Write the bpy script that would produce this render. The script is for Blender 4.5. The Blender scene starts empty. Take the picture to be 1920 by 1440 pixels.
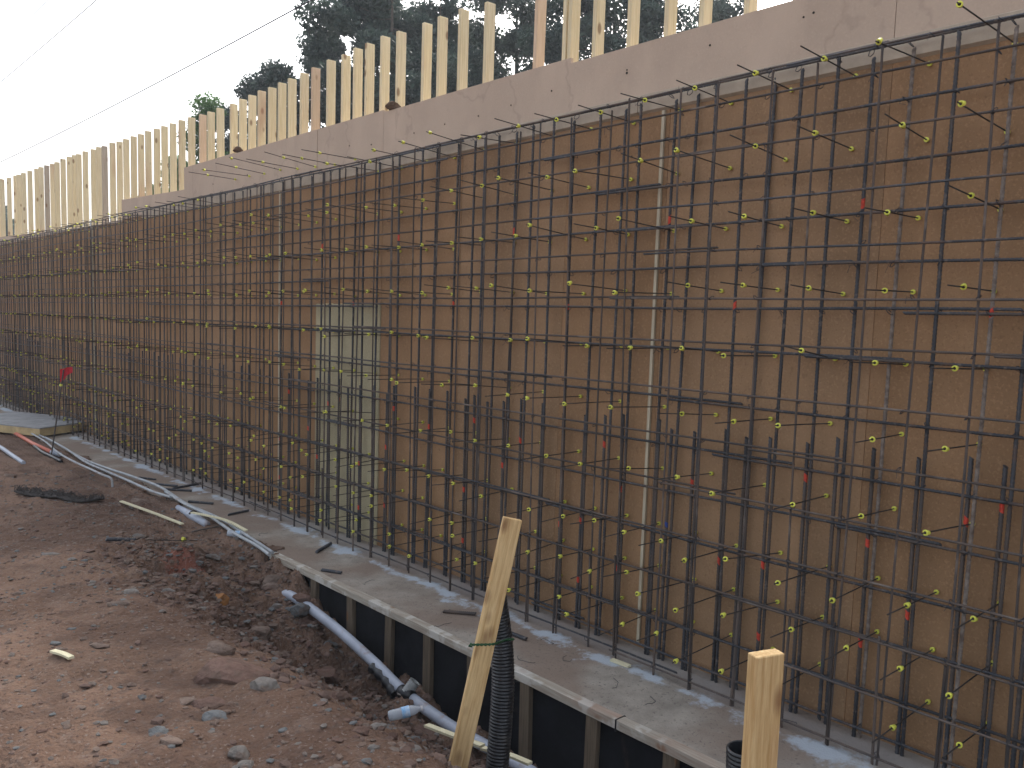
import bpy, bmesh, math, random
import numpy as np
from mathutils import Vector, Matrix, noise as mn
random.seed(7); rng = np.random.default_rng(7)
PI = math.pi
scene = bpy.context.scene
COL = scene.collection
# ------------------------------------------------------------------ frame of reference
# X runs towards the wall, Y along it (away), Z up; heights are given above the top of the footing,
# which falls gently away along Y.
F = 1620.0
_n = np.array([-519, 16000, F]); _n /= np.linalg.norm(_n); UP = -_n
_d = np.array([-1445, -160, F]); _d /= np.linalg.norm(_d)
YA = _d - (_d @ UP) * UP; YA /= np.linalg.norm(YA); XA = np.cross(YA, UP)
R3 = np.array([XA, YA, UP]); S = float((_d @ UP) / (_d @ YA)); EYE = 2.3
CAM = np.array([0, 0, EYE])
def Z(h, y): return h + S * y
def sm(a, b, x):
    t = np.clip((x - a) / (b - a), 0, 1); return t * t * (3 - 2 * t)
def gbase(X, y):
    """dirt level above the footing line"""
    gl = .56 - .48 * sm(1.0, 11.5, y)
    e = -.015 - .56 * (1 - sm(4.9, 7.95, y))
    w = 1 - sm(6.6, 8.2, y)
    x0 = 1.75 * w + 2.0 * (1 - w); x1 = 3.38 * w + 3.62 * (1 - w)
    return gl + (e - gl) * sm(x0, x1, X)
def ray(px, py): return R3 @ np.array([px - 960, py - 720, F])
def on_plane_h(px, py, h=0.0):
    r = ray(px, py); t = (h - EYE) / (r[2] - S * r[1]); return CAM + t * r
def on_ground(px, py):
    r = ray(px, py); lo = 0.0004
    t = lo
    T = np.arange(t, .03, .00001); P = CAM[:, None] + r[:, None] * T[None, :]
    k = int(np.argmax(P[2] - S * P[1] <= gbase(P[0], P[1]))); return P[:, k]
def on_wall(px, py, X0):
    r = ray(px, py); return CAM + r * (X0 / r[0])
def depth_pt(px, py, zc): return CAM + ray(px, py) * (zc / F)
# ------------------------------------------------------------------ materials
def mat(name, base, rough=.8, metal=0.0, var=.25, scale=6.0, bump=.15, bscale=60.0, col2=None, stretch=(1, 1, 1), rand=0.0, spec=.3, coords='Object', detail=6, bdist=.01):
    m = bpy.data.materials.new(name); m.use_nodes = True
    nt = m.node_tree; N = nt.nodes; L = nt.links; b = N['Principled BSDF']
    b.inputs['Roughness'].default_value = rough; b.inputs['Metallic'].default_value = metal
    b.inputs['Specular IOR Level'].default_value = spec
    tc = N.new('ShaderNodeTexCoord'); mp = N.new('ShaderNodeMapping'); mp.inputs['Scale'].default_value = stretch
    L.new(tc.outputs[coords], mp.inputs['Vector'])
    vec = mp.outputs['Vector']
    oi = None
    if rand or coords == 'Object':
        oi = N.new('ShaderNodeObjectInfo')
        ad = N.new('ShaderNodeVectorMath'); ad.operation = 'ADD'
        sc = N.new('ShaderNodeMath'); sc.operation = 'MULTIPLY'; sc.inputs[1].default_value = 37.0
        L.new(oi.outputs['Random'], sc.inputs[0]); L.new(vec, ad.inputs[0]); L.new(sc.outputs[0], ad.inputs[1]); vec = ad.outputs[0]
    n1 = N.new('ShaderNodeTexNoise'); n1.inputs['Scale'].default_value = scale; n1.inputs['Detail'].default_value = detail; n1.inputs['Roughness'].default_value = .65
    L.new(vec, n1.inputs['Vector'])
    cr = N.new('ShaderNodeValToRGB'); c2 = col2 or tuple(c * (1 - var) for c in base)
    c1 = base if col2 else tuple(min(1, c * (1 + var)) for c in base)
    cr.color_ramp.elements[0].position = .33; cr.color_ramp.elements[0].color = (*c2, 1)
    cr.color_ramp.elements[1].position = .67; cr.color_ramp.elements[1].color = (*c1, 1)
    L.new(n1.outputs['Fac'], cr.inputs['Fac'])
    out = cr.outputs['Color']
    if rand:
        hs = N.new('ShaderNodeHueSaturation'); mr = N.new('ShaderNodeMapRange')
        mr.inputs['To Min'].default_value = 1 - rand; mr.inputs['To Max'].default_value = 1 + rand
        L.new(oi.outputs['Random'], mr.inputs['Value']); L.new(mr.outputs[0], hs.inputs['Value']); L.new(out, hs.inputs['Color']); out = hs.outputs['Color']
    L.new(out, b.inputs['Base Color'])
    if bump:
        n2 = N.new('ShaderNodeTexNoise'); n2.inputs['Scale'].default_value = bscale; n2.inputs['Detail'].default_value = 5
        L.new(vec, n2.inputs['Vector'])
        bp = N.new('ShaderNodeBump'); bp.inputs['Strength'].default_value = bump; bp.inputs['Distance'].default_value = bdist
        L.new(n2.outputs['Fac'], bp.inputs['Height']); L.new(bp.outputs['Normal'], b.inputs['Normal'])
    m['out'] = 0
    return m
def nodes(m): return m.node_tree.nodes, m.node_tree.links, m.node_tree.nodes['Principled BSDF']
def mixin(m, fac_socket, color, amount=1.0):
    """blend a second colour over the base colour of m"""
    N, L, b = nodes(m); src = b.inputs['Base Color'].links[0].from_socket
    mx = N.new('ShaderNodeMix'); mx.data_type = 'RGBA'
    if amount != 1.0:
        mu = N.new('ShaderNodeMath'); mu.operation = 'MULTIPLY'; mu.inputs[1].default_value = amount
        L.new(fac_socket, mu.inputs[0]); fac_socket = mu.outputs[0]
    L.new(fac_socket, mx.inputs[0]); L.new(src, mx.inputs[6]); mx.inputs[7].default_value = (*color, 1)
    L.new(mx.outputs[2], b.inputs['Base Color']); return mx
def noise_mask(m, scale, lo, hi, detail=5, stretch=None, w=0.0):
    N, L, b = nodes(m); tc = N.new('ShaderNodeTexCoord'); mp = N.new('ShaderNodeMapping')
    mp.inputs['Location'].default_value = (w, w * 1.7, w * .6)
    if stretch: mp.inputs['Scale'].default_value = stretch
    L.new(tc.outputs['Object'], mp.inputs[0])
    n = N.new('ShaderNodeTexNoise'); n.inputs['Scale'].default_value = scale; n.inputs['Detail'].default_value = detail
    L.new(mp.outputs[0], n.inputs['Vector'])
    mr = N.new('ShaderNodeMapRange'); mr.inputs['From Min'].default_value = lo; mr.inputs['From Max'].default_value = hi; mr.interpolation_type = 'SMOOTHSTEP'
    L.new(n.outputs['Fac'], mr.inputs['Value']); return mr.outputs[0]

M = {}
# dirt
M['dirt'] = mat('red_dirt', (.185, .118, .084), .95, var=.25, scale=1.3, bump=1.0, bscale=38, spec=.1, bdist=.03)
mixin(M['dirt'], noise_mask(M['dirt'], .45, .42, .62, 6, w=3), (.105, .064, .046), .85)
mixin(M['dirt'], noise_mask(M['dirt'], 9, .54, .68, 8, w=9), (.20, .145, .115), .4)
mixin(M['dirt'], noise_mask(M['dirt'], 55, .60, .68, 4, w=5), (.24, .21, .19), .6)
mixin(M['dirt'], noise_mask(M['dirt'], 80, .60, .70, 4, w=15), (.07, .045, .04), .6)
mixin(M['dirt'], noise_mask(M['dirt'], 2.6, .53, .66, 8, w=21), (.088, .056, .043), .6)
mixin(M['dirt'], noise_mask(M['dirt'], 24, .55, .66, 6, w=31), (.11, .08, .066), .6)
# red marking paint sprayed on the dirt
def blob_mask(m, c, r, soft, nscale=14, namp=.12):
    N, L, b = nodes(m); tc = N.new('ShaderNodeTexCoord'); nz = N.new('ShaderNodeTexNoise'); nz.inputs['Scale'].default_value = nscale; nz.inputs['Detail'].default_value = 6
    L.new(tc.outputs['Object'], nz.inputs['Vector'])
    d = N.new('ShaderNodeVectorMath'); d.operation = 'DISTANCE'; L.new(tc.outputs['Object'], d.inputs[0]); d.inputs[1].default_value = c
    a = N.new('ShaderNodeMath'); a.operation = 'MULTIPLY_ADD'; L.new(nz.outputs['Fac'], a.inputs[0]); a.inputs[1].default_value = namp * 4; L.new(d.outputs['Value'], a.inputs[2])
    mr = N.new('ShaderNodeMapRange'); mr.inputs['From Min'].default_value = r + soft + namp * 2; mr.inputs['From Max'].default_value = r + namp * 2; mr.interpolation_type = 'SMOOTHSTEP'
    L.new(a.outputs[0], mr.inputs['Value']); return mr.outputs[0]
_p = on_ground(345, 1060); mixin(M['dirt'], blob_mask(M['dirt'], tuple(_p), .10, .12), (.36, .10, .07), .35)
# concrete footing
M['conc'] = mat('footing_concrete', (.32, .285, .24), .92, var=.22, scale=5, bump=.5, bscale=90, spec=.15)
mixin(M['conc'], noise_mask(M['conc'], 1.1, .40, .58, 6, w=2), (.235, .175, .135), .85)
mixin(M['conc'], noise_mask(M['conc'], 60, .62, .72, 3, w=2), (.12, .10, .09), .7)
def line_mask(m, x0, width, nscale, amp, axis=0, wander=.5):
    N, L, b = nodes(m); tc = N.new('ShaderNodeTexCoord'); sp = N.new('ShaderNodeSeparateXYZ'); L.new(tc.outputs['Object'], sp.inputs[0])
    nz = N.new('ShaderNodeTexNoise'); nz.inputs['Scale'].default_value = nscale; nz.inputs['Detail'].default_value = 7; nz.inputs['Roughness'].default_value = .7
    L.new(tc.outputs['Object'], nz.inputs['Vector'])
    s = N.new('ShaderNodeMath'); s.operation = 'SUBTRACT'; L.new(sp.outputs[axis], s.inputs[0]); s.inputs[1].default_value = x0
    ab = N.new('ShaderNodeMath'); ab.operation = 'ABSOLUTE'; L.new(s.outputs[0], ab.inputs[0])
    a = N.new('ShaderNodeMath'); a.operation = 'MULTIPLY_ADD'; L.new(nz.outputs['Fac'], a.inputs[0]); a.inputs[1].default_value = amp; L.new(ab.outputs[0], a.inputs[2])
    mr = N.new('ShaderNodeMapRange'); mr.inputs['From Min'].default_value = width + amp * .5; mr.inputs['From Max'].default_value = amp * .5 - width * .3; mr.interpolation_type = 'SMOOTHSTEP'
    L.new(a.outputs[0], mr.inputs['Value']); return mr.outputs[0]
mixin(M['conc'], line_mask(M['conc'], 1.0, 1.9, 2.2, .9, axis=1), (.37, .345, .31), .75)
mixin(M['conc'], noise_mask(M['conc'], 38, .60, .68, 6, w=4), (.13, .11, .095), .5)
mixin(M['conc'], line_mask(M['conc'], 4.40, .24, 3.2, .35), (.34, .32, .31), .7)
mixin(M['conc'], line_mask(M['conc'], 4.21, .07, 2.6, .75), (.47, .53, .59), .85)
# form panels
def panel(name, base, var=.12, fk=.6):
    m = mat(name, base, .8, var=var, scale=2.2, bump=.08, bscale=220, spec=.08, detail=9)
    mixin(m, noise_mask(m, 1.0, .42, .70, 6, (1, 1.2, .35), w=random.random() * 9), tuple(c * .74 for c in base), fk + .1)
    mixin(m, noise_mask(m, 70, .54, .66, 4, w=2), tuple(c * 1.28 for c in base), fk)
    mixin(m, noise_mask(m, 90, .56, .68, 4, w=7), tuple(c * .70 for c in base), fk)
    mixin(m, noise_mask(m, 2.6, .50, .72, 7, (1, 1, .5), w=random.random() * 9), tuple(c * 1.15 for c in base), .5)
    mixin(m, noise_mask(m, 18, .66, .74, 4, w=random.random() * 9), tuple(c * .6 for c in base), fk * .8)
    return m
M['panel'] = panel('brown_overlay_board', (.31, .185, .100))
M['panel2'] = panel('brown_overlay_board_worn', (.32, .198, .112))
M['fascia'] = panel('weathered_overlay_board', (.475, .368, .285), .05, .15)
M['pale'] = panel('pale_plywood', (.41, .355, .23))
# water stains wandering across the upper boards
def stain(m):
    N, L, b = nodes(m); tc = N.new('ShaderNodeTexCoord'); n = N.new('ShaderNodeTexNoise'); n.inputs['Scale'].default_value = .8; n.inputs['Detail'].default_value = 6
    mp = N.new('ShaderNodeMapping'); mp.inputs['Location'].default_value = (1.3, 4.1, 2.2); L.new(tc.outputs['Object'], mp.inputs[0]); L.new(mp.outputs[0], n.inputs['Vector'])
    s = N.new('ShaderNodeMath'); s.operation = 'SUBTRACT'; L.new(n.outputs['Fac'], s.inputs[0]); s.inputs[1].default_value = .56
    ab = N.new('ShaderNodeMath'); ab.operation = 'ABSOLUTE'; L.new(s.outputs[0], ab.inputs[0])
    mr = N.new('ShaderNodeMapRange'); mr.inputs['From Min'].default_value = .010; mr.inputs['From Max'].default_value = .0; L.new(ab.outputs[0], mr.inputs['Value'])
    mixin(m, mr.outputs[0], (.24, .18, .145), .25)
stain(M['fascia'])
def wood(name, c, c2, rand=.1, sc=(30, 30, 1.2), knots=True, axis=2, kn=(7, 3.4, .17)):
    m = mat(name, c, .75, col2=c2, scale=3.0, bump=.2, bscale=4, stretch=sc, rand=rand, spec=.2, detail=4)
    if knots:
        N, L, b = nodes(m); tc = N.new('ShaderNodeTexCoord'); oi = N.new('ShaderNodeObjectInfo'); ad = N.new('ShaderNodeVectorMath'); ad.operation = 'ADD'
        sc_ = N.new('ShaderNodeMath'); sc_.operation = 'MULTIPLY'; sc_.inputs[1].default_value = 91.0; L.new(oi.outputs['Random'], sc_.inputs[0])
        L.new(tc.outputs['Object'], ad.inputs[0]); L.new(sc_.outputs[0], ad.inputs[1])
        mp = N.new('ShaderNodeMapping'); s3 = [kn[0]] * 3; s3[axis] = kn[1]; mp.inputs['Scale'].default_value = s3; L.new(ad.outputs[0], mp.inputs[0])
        v = N.new('ShaderNodeTexVoronoi'); v.inputs['Scale'].default_value = 1.0; L.new(mp.outputs[0], v.inputs['Vector'])
        mr = N.new('ShaderNodeMapRange'); mr.inputs['From Min'].default_value = kn[2]; mr.inputs['From Max'].default_value = .10; L.new(v.outputs['Distance'], mr.inputs['Value'])
        mixin(m, mr.outputs[0], (.20, .10, .045), .75)
        mp2 = N.new('ShaderNodeMapping'); s4 = [3, 3, 3]; s4[axis] = .8; mp2.inputs['Scale'].default_value = s4; L.new(ad.outputs[0], mp2.inputs[0])
        n = N.new('ShaderNodeTexNoise'); n.inputs['Scale'].default_value = 1.2; L.new(mp2.outputs[0], n.inputs['Vector'])
        mr2 = N.new('ShaderNodeMapRange'); mr2.inputs['From Min'].default_value = .60; mr2.inputs['From Max'].default_value = .75; L.new(n.outputs['Fac'], mr2.inputs['Value'])
        mixin(m, mr2.outputs[0], (.42, .22, .15), .6)
    return m
M['stud'] = wood('new_pine_stud', (.76, .65, .43), (.62, .50, .30), .07)
M['stud_grey'] = wood('weathered_pine_stud', (.46, .39, .31), (.34, .27, .20), .1)
M['stud_red'] = wood('reddish_pine_stud', (.66, .50, .35), (.56, .40, .26), .08)
M['stake'] = wood('pine_stake', (.64, .46, .24), (.42, .26, .11), .04, (26, 26, 1.6), True, 2, (13, 6.5, .33))
M['oldwood'] = wood('muddy_form_board', (.44, .40, .33), (.29, .24, .19), .08, (22, 1.2, 22), True, 1)
mixin(M['oldwood'], noise_mask(M['oldwood'], 6, .52, .62, 6), (.60, .58, .53), .6)
M['darkpost'] = wood('grimy_post_wood', (.17, .13, .09), (.09, .07, .05), .1)
M['lath'] = wood('pale_lath', (.68, .64, .45), (.55, .5, .33), .05, (30, 1.5, 30), False)
M['ply'] = mat('plywood_edge', (.45, .34, .18), .8, var=.2, scale=5, bump=.1)
M['plytop'] = mat('dusty_plywood_top', (.26, .26, .26), .9, var=.2, scale=4, bump=.2)
M['black'] = mat('black_form_face', (.010, .011, .014), .75, var=.4, scale=5, bump=.3, bscale=12, spec=.15)
mixin(M['black'], noise_mask(M['black'], 7, .62, .76, 6, (1, 1, .4)), (.07, .055, .045), .5)
# steel
M['bar'] = mat('mill_scale_rebar', (.062, .066, .076), .62, .2, col2=(.026, .028, .034), scale=5, bump=.25, bscale=300, rand=.3, spec=.5)
mixin(M['bar'], noise_mask(M['bar'], 5, .56, .68, 6), (.13, .075, .050), .6)
mixin(M['bar'], noise_mask(M['bar'], 34, .56, .68, 4, w=3), (.20, .165, .14), .5)
mixin(M['bar'], noise_mask(M['bar'], 1.6, .50, .64, 4, (1, 1, 1), w=8), (.105, .078, .062), .7)
M['thin'] = mat('rusty_thin_rebar', (.120, .088, .070), .8, .0, col2=(.050, .048, .050), scale=4, bump=.25, bscale=300, rand=.35, spec=.3)
mixin(M['thin'], noise_mask(M['thin'], 3, .58, .66, 4), (.24, .20, .17), .5)
M['pbar'] = mat('cement_spattered_rebar', (.27, .23, .20), .9, .0, col2=(.10, .075, .06), scale=26, bump=.3, bscale=200)
M['rod'] = mat('tie_rod_steel', (.045, .038, .034), .6, .4, var=.3, scale=30, bump=0)
M['redp'] = mat('red_marking_paint', (.55, .06, .035), .7, var=.3, scale=60, bump=0)
M['bluep'] = mat('blue_marking_paint', (.03, .07, .30), .7, var=.3, scale=60, bump=0)
M['wire'] = mat('tie_wire', (.030, .034, .045), .6, .3, var=.3, scale=30, bump=0)
M['yel'] = mat('yellow_plastic_cone', (.66, .66, .10), .45, var=.1, scale=40, bump=0, rand=.12)
M['hole'] = mat('dark_hole', (.03, .025, .02), .9, var=.1, bump=0)
# plastics
M['pvc'] = mat('grey_white_pvc', (.36, .39, .45), .45, var=.12, scale=5, bump=.05, spec=.4)
mixin(M['pvc'], noise_mask(M['pvc'], 8, .58, .70, 6), (.26, .19, .16), .6)
M['conduit'] = mat('grey_conduit', (.33, .35, .36), .5, var=.15, scale=6, bump=.05)
mixin(M['conduit'], noise_mask(M['conduit'], 7, .56, .68, 6), (.24, .17, .14), .6)
M['orange'] = mat('orange_conduit', (.55, .17, .11), .5, var=.15, scale=6, bump=.05)
M['corr'] = mat('black_corrugated_plastic', (.012, .013, .016), .38, var=.3, scale=7, bump=.05, spec=.5)
mixin(M['corr'], noise_mask(M['corr'], 14, .62, .74, 5), (.05, .045, .04), .7)
M['twine'] = mat('green_twine', (.02, .075, .03), .8, var=.4, scale=120, bump=0)
M['flag'] = mat('red_flag', (.60, .03, .05), .6, var=.15, scale=20, bump=0)
M['net'] = mat('dark_mesh', (.062, .055, .052), .9, var=.3, scale=40, bump=.8, bscale=140)
M['cap'] = mat('bottle_white_cap', (.7, .7, .72), .4, var=.05, bump=0)
M['label'] = mat('bottle_blue_label', (.12, .38, .70), .4, col2=(.6, .7, .8), scale=30, bump=0)
def glassy():
    m = bpy.data.materials.new('clear_bottle_plastic'); m.use_nodes = True; N, L, b = nodes(m)
    b.inputs['Base Color'].default_value = (.75, .80, .86, 1); b.inputs['Roughness'].default_value = .12
    b.inputs['Transmission Weight'].default_value = .55; b.inputs['IOR'].default_value = 1.25
    nz = N.new('ShaderNodeTexNoise'); nz.inputs['Scale'].default_value = 40; bp = N.new('ShaderNodeBump'); bp.inputs['Strength'].default_value = .3
    L.new(nz.outputs['Fac'], bp.inputs['Height']); L.new(bp.outputs['Normal'], b.inputs['Normal']); return m
M['bottle'] = glassy()
def rockm(name, c): 
    m = mat(name, c, .92, var=.25, scale=9, bump=.7, bscale=45, rand=.15, spec=.15, bdist=.02)
    mixin(m, noise_mask(m, 16, .50, .62, 6), (.13, .09, .07), .65); return m
M['r_grey'] = rockm('grey_stone', (.175, .158, .142)); M['r_brown'] = rockm('brown_stone', (.175, .13, .105))
M['r_blue'] = rockm('bluish_stone', (.14, .145, .145)); M['r_orange'] = mat('ochre_stone', (.27, .125, .045), .9, var=.3, scale=14, bump=.6, bscale=50)
M['r_red'] = rockm('reddish_stone', (.14, .088, .07)); M['mud'] = mat('dried_mud', (.12, .075, .05), .95, var=.3, scale=14, bump=.8, bscale=60)
M['clod'] = mat('dirt_clod', (.125, .083, .066), .95, var=.3, scale=10, bump=.5)
M['bark'] = mat('tree_bark', (.10, .085, .07), .95, var=.3, scale=8, bump=.6, bscale=20)
def leafm(name, c, tr=.3):
    m = bpy.data.materials.new(name); m.use_nodes = True; N, L, b = nodes(m)
    tc = N.new('ShaderNodeTexCoord'); n = N.new('ShaderNodeTexNoise'); n.inputs['Scale'].default_value = 1.1; n.inputs['Detail'].default_value = 6; L.new(tc.outputs['Object'], n.inputs['Vector'])
    cr = N.new('ShaderNodeValToRGB'); cr.color_ramp.elements[0].position = .35; cr.color_ramp.elements[1].position = .65
    cr.color_ramp.elements[0].color = (c[0] * .6, c[1] * .6, c[2] * .65, 1); cr.color_ramp.elements[1].color = (c[0] * 1.4, c[1] * 1.35, c[2] * 1.25, 1)
    L.new(n.outputs['Fac'], cr.inputs['Fac']); L.new(cr.outputs['Color'], b.inputs['Base Color']); b.inputs['Roughness'].default_value = .6; b.inputs['Specular IOR Level'].default_value = .2
    t = N.new('ShaderNodeBsdfTranslucent'); L.new(cr.outputs['Color'], t.inputs['Color']); mx = N.new('ShaderNodeMixShader'); mx.inputs[0].default_value = tr
    L.new(b.outputs[0], mx.inputs[1]); L.new(t.outputs[0], mx.inputs[2]); L.new(mx.outputs[0], N['Material Output'].inputs['Surface']); return m
M['leaf'] = leafm('dark_pine_foliage', (.050, .080, .068)); M['leaf2'] = leafm('grey_green_foliage', (.078, .108, .090)); M['leaf3'] = leafm('fresh_green_foliage', (.07, .15, .04))
# ------------------------------------------------------------------ helpers
def link(name, me, m=None, parent=None, loc=None, rot=None, smooth=False):
    o = bpy.data.objects.new(name, me); COL.objects.link(o)
    if m is not None and me is not None and len(me.materials) == 0:
        for mm in (m if isinstance(m, (list, tuple)) else [m]): me.materials.append(mm)
    if parent: o.parent = parent
    if loc is not None: o.location = loc
    if rot is not None: o.rotation_euler = rot
    if smooth and me is not None:
        me.polygons.foreach_set('use_smooth', [True] * len(me.polygons))
    return o
def tag(o, label=None, cat=None, group=None, kind=None):
    if label: o['label'] = label
    if cat: o['category'] = cat
    if group: o['group'] = group
    if kind: o['kind'] = kind
    return o
def thing(name, label, cat, loc=(0, 0, 0), rot=(0, 0, 0), group=None):
    o = bpy.data.objects.new(name, None); COL.objects.link(o); o.location = loc; o.rotation_euler = rot; o.empty_display_size = .1
    return tag(o, label, cat, group)
def bm_mesh(name, bm):
    me = bpy.data.meshes.new(name); bm.to_mesh(me); bm.free(); return me
def box(bm, x0, x1, y0, y1, z0, z1, shear=False, jit=0.0, mi=0):
    vs = []
    for x in (x0, x1):
        for y in (y0, y1):
            for z in (z0, z1):
                vs.append(bm.verts.new((x + random.uniform(-jit, jit), y + random.uniform(-jit, jit), (z + S * y if shear else z) + random.uniform(-jit, jit))))
    for f in ((0, 1, 3, 2), (4, 6, 7, 5), (0, 4, 5, 1), (2, 3, 7, 6), (0, 2, 6, 4), (1, 5, 7, 3)):
        fc = bm.faces.new([vs[i] for i in f]); fc.material_index = mi
def bevelled(bm, w=.002, seg=1):
    bmesh.ops.recalc_face_normals(bm, faces=bm.faces)
    bmesh.ops.bevel(bm, geom=list(bm.edges), offset=w, segments=seg, affect='EDGES', profile=.6)
    return bm
def frame(d):
    d = Vector(d).normalized(); a = Vector((0, 0, 1)) if abs(d.z) < .9 else Vector((1, 0, 0)); u = d.cross(a).normalized(); return u, d.cross(u).normalized()
def tube(bm, pts, rad, n=8, caps=True, mi=0, radf=None):
    """radf(i) gives the radius at point i"""
    pts = [Vector(p) for p in pts]; rings = []; u = v = None
    for i, p in enumerate(pts):
        d = (pts[min(i + 1, len(pts) - 1)] - pts[max(i - 1, 0)])
        if u is None: u, v = frame(d)
        else:
            d.normalize(); u = (u - d * u.dot(d)).normalized(); v = d.cross(u)
        r = radf(i) if radf else rad
        rings.append([bm.verts.new(p + (u * math.cos(2 * PI * k / n) + v * math.sin(2 * PI * k / n)) * r) for k in range(n)])
    for a, b in zip(rings, rings[1:]):
        for k in range(n):
            f = bm.faces.new((a[k], a[(k + 1) % n], b[(k + 1) % n], b[k])); f.material_index = mi; f.smooth = True
    if caps:
        for r in (rings[0], rings[-1]):
            f = bm.faces.new(r); f.material_index = mi
    return rings
def smooth_path(pts, n=8):
    P = [Vector(p) for p in pts]; P = [P[0]] + P + [P[-1]]; out = []
    for i in range(1, len(P) - 2):
        a, b, c, d = P[i - 1:i + 3]
        for k in range(n):
            t = k / n
            out.append(.5 * ((2 * b) + (c - a) * t + (2 * a - 5 * b + 4 * c - d) * t * t + (3 * b - a - 3 * c + d) * t ** 3))
    out.append(P[-2]); return out
def rebar_mesh(name, L, r, axis='z', pitch=.016, n=8, marks=(), sag=0.0, bow=0.0, fine=True):
    """a deformed bar with raised ribs, lying along z or y; marks = [(h, material index)]"""
    bm = bmesh.new(); step = pitch / 2 if fine else L / 14; cnt = round(L / step); prev = None
    for i in range(cnt + 1):
        t = i * step; rr = r * (1.20 if (i % 2 and fine) else .90)
        c = bow * math.sin(PI * t / L); c2 = -sag * math.sin(PI * t / L) + .3 * sag * math.sin(5 * PI * t / L)
        ring = []
        for k in range(n):
            a = 2 * PI * k / n; o = (math.sin(a) * pitch * .35 if fine else 0)
            if axis == 'z': ring.append(bm.verts.new((rr * math.cos(a) + c, rr * math.sin(a), t + o)))
            else: ring.append(bm.verts.new((rr * math.cos(a) + c, t + o, rr * math.sin(a) + c2 + S * t)))
        if prev:
            mi = 0
            for h, ix in marks:
                if abs(t - h) < .022: mi = ix
            for k in range(n):
                f = bm.faces.new((prev[k], prev[(k + 1) % n], ring[(k + 1) % n], ring[k])); f.smooth = True; f.material_index = mi
        else: bm.faces.new(ring[::-1])
        prev = ring
    bm.faces.new(prev)
    bmesh.ops.recalc_face_normals(bm, faces=bm.faces)
    return bm_mesh(name, bm)
def rock_mesh(name, sx, sy, sz, seed, sub=2):
    bm = bmesh.new(); bmesh.ops.create_icosphere(bm, subdivisions=sub, radius=1)
    rs = random.Random(seed); planes = []
    for _ in range(9):
        d = Vector((rs.gauss(0, 1), rs.gauss(0, 1), rs.gauss(0, 1))).normalized(); planes.append((d, rs.uniform(.55, .85)))
    o = Vector((rs.random() * 50, rs.random() * 50, 3))
    for v in bm.verts:
        p = v.co.copy()
        for d, k in planes:
            q = p.dot(d)
            if q > k: p -= d * (q - k)
        p += p.normalized() * mn.noise(p * 1.7 + o) * .16 + p.normalized() * mn.noise(p * 5 + o) * .05
        v.co = Vector((p.x * sx, p.y * sy, p.z * sz))
    return bm_mesh(name, bm)
# ------------------------------------------------------------------ value noise for terrain
_NT = {}
def vnoise(x, y, seed):
    if seed not in _NT: _NT[seed] = np.random.default_rng(seed).random((256, 256))
    r = _NT[seed]; xi = np.floor(x).astype(int); yi = np.floor(y).astype(int)
    fx = x - xi; fy = y - yi; fx = fx * fx * (3 - 2 * fx); fy = fy * fy * (3 - 2 * fy); a = lambda i, j: r[(xi + i) % 256, (yi + j) % 256]
    return (a(0, 0) * (1 - fx) * (1 - fy) + a(1, 0) * fx * (1 - fy) + a(0, 1) * (1 - fx) * fy + a(1, 1) * fx * fy) * 2 - 1
def fbm(x, y, sc, seed, oc=4):
    return sum(vnoise(x * sc * 2 ** k + 31 * k, y * sc * 2 ** k + 17 * k, seed + k) / 2 ** k for k in range(oc))
def ground_h(X, y):
    h = gbase(X, y)
    bank = sm(1.9, 2.7, X) * (1 - sm(7.0, 9.0, y))
    rough = .018 + .060 * bank
    near = (np.abs(X) < 6) & (y > -2) & (y < 30)
    d = fbm(X, y, 1.2, 11) * .03 * (X < 3.3) + fbm(X, y, 5, 21) * rough + fbm(X, y, 16, 31, 3) * (.009 + .026 * bank)
    d += np.maximum(0, vnoise(X * 3.1, y * 3.1, 77) - .35) * .14 * bank
    d = d - .022 * np.exp(-((X - .55 - .05 * np.sin(y * .8)) / .16) ** 2) * (1 + .5 * fbm(X, y, 3, 71, 2)) - .018 * np.exp(-((X - 1.55 - .04 * np.sin(y * .7)) / .15) ** 2)
    h = h + np.where(near, d, fbm(X, y, .08, 51) * .2)
    # dirt lapping on the concrete beyond the edge form, then dropping under it
    lap = sm(7.2, 7.7, y)
    over = sm(3.50, 3.58, X)
    edge = 3.70 + .09 * fbm(0 * X, y, 1.6, 91)
    lip = np.where(X < edge, .010 + .012 * fbm(X, y, 9, 61), -.75)
    side = np.where(X < 3.66, h, -.80)
    h = np.where((X > 3.52) & (X < 7), lap * np.where(X > 3.52, lip, h) * 1.0 + (1 - lap) * side if False else np.where(y > 7.4, lip, side), h)
    # excavated bank behind the forms
    h = np.where(X >= 5.0, -.75 + 3.6 * sm(5.6, 10.5, X) + fbm(X, y, .4, 41) * .3 * sm(5.6, 7, X), h)
    h = np.where((X > 3.52) & (X < 5.0) & (y > 24.3), .0, h)
    return h
def ground_at(X, y): return float(ground_h(np.array([X]), np.array([y]))[0])
def GP(px, py, dz=0.0):
    P = on_ground(px, py); return Vector((P[0], P[1], Z(ground_at(P[0], P[1]), P[1]) + dz))
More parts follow.
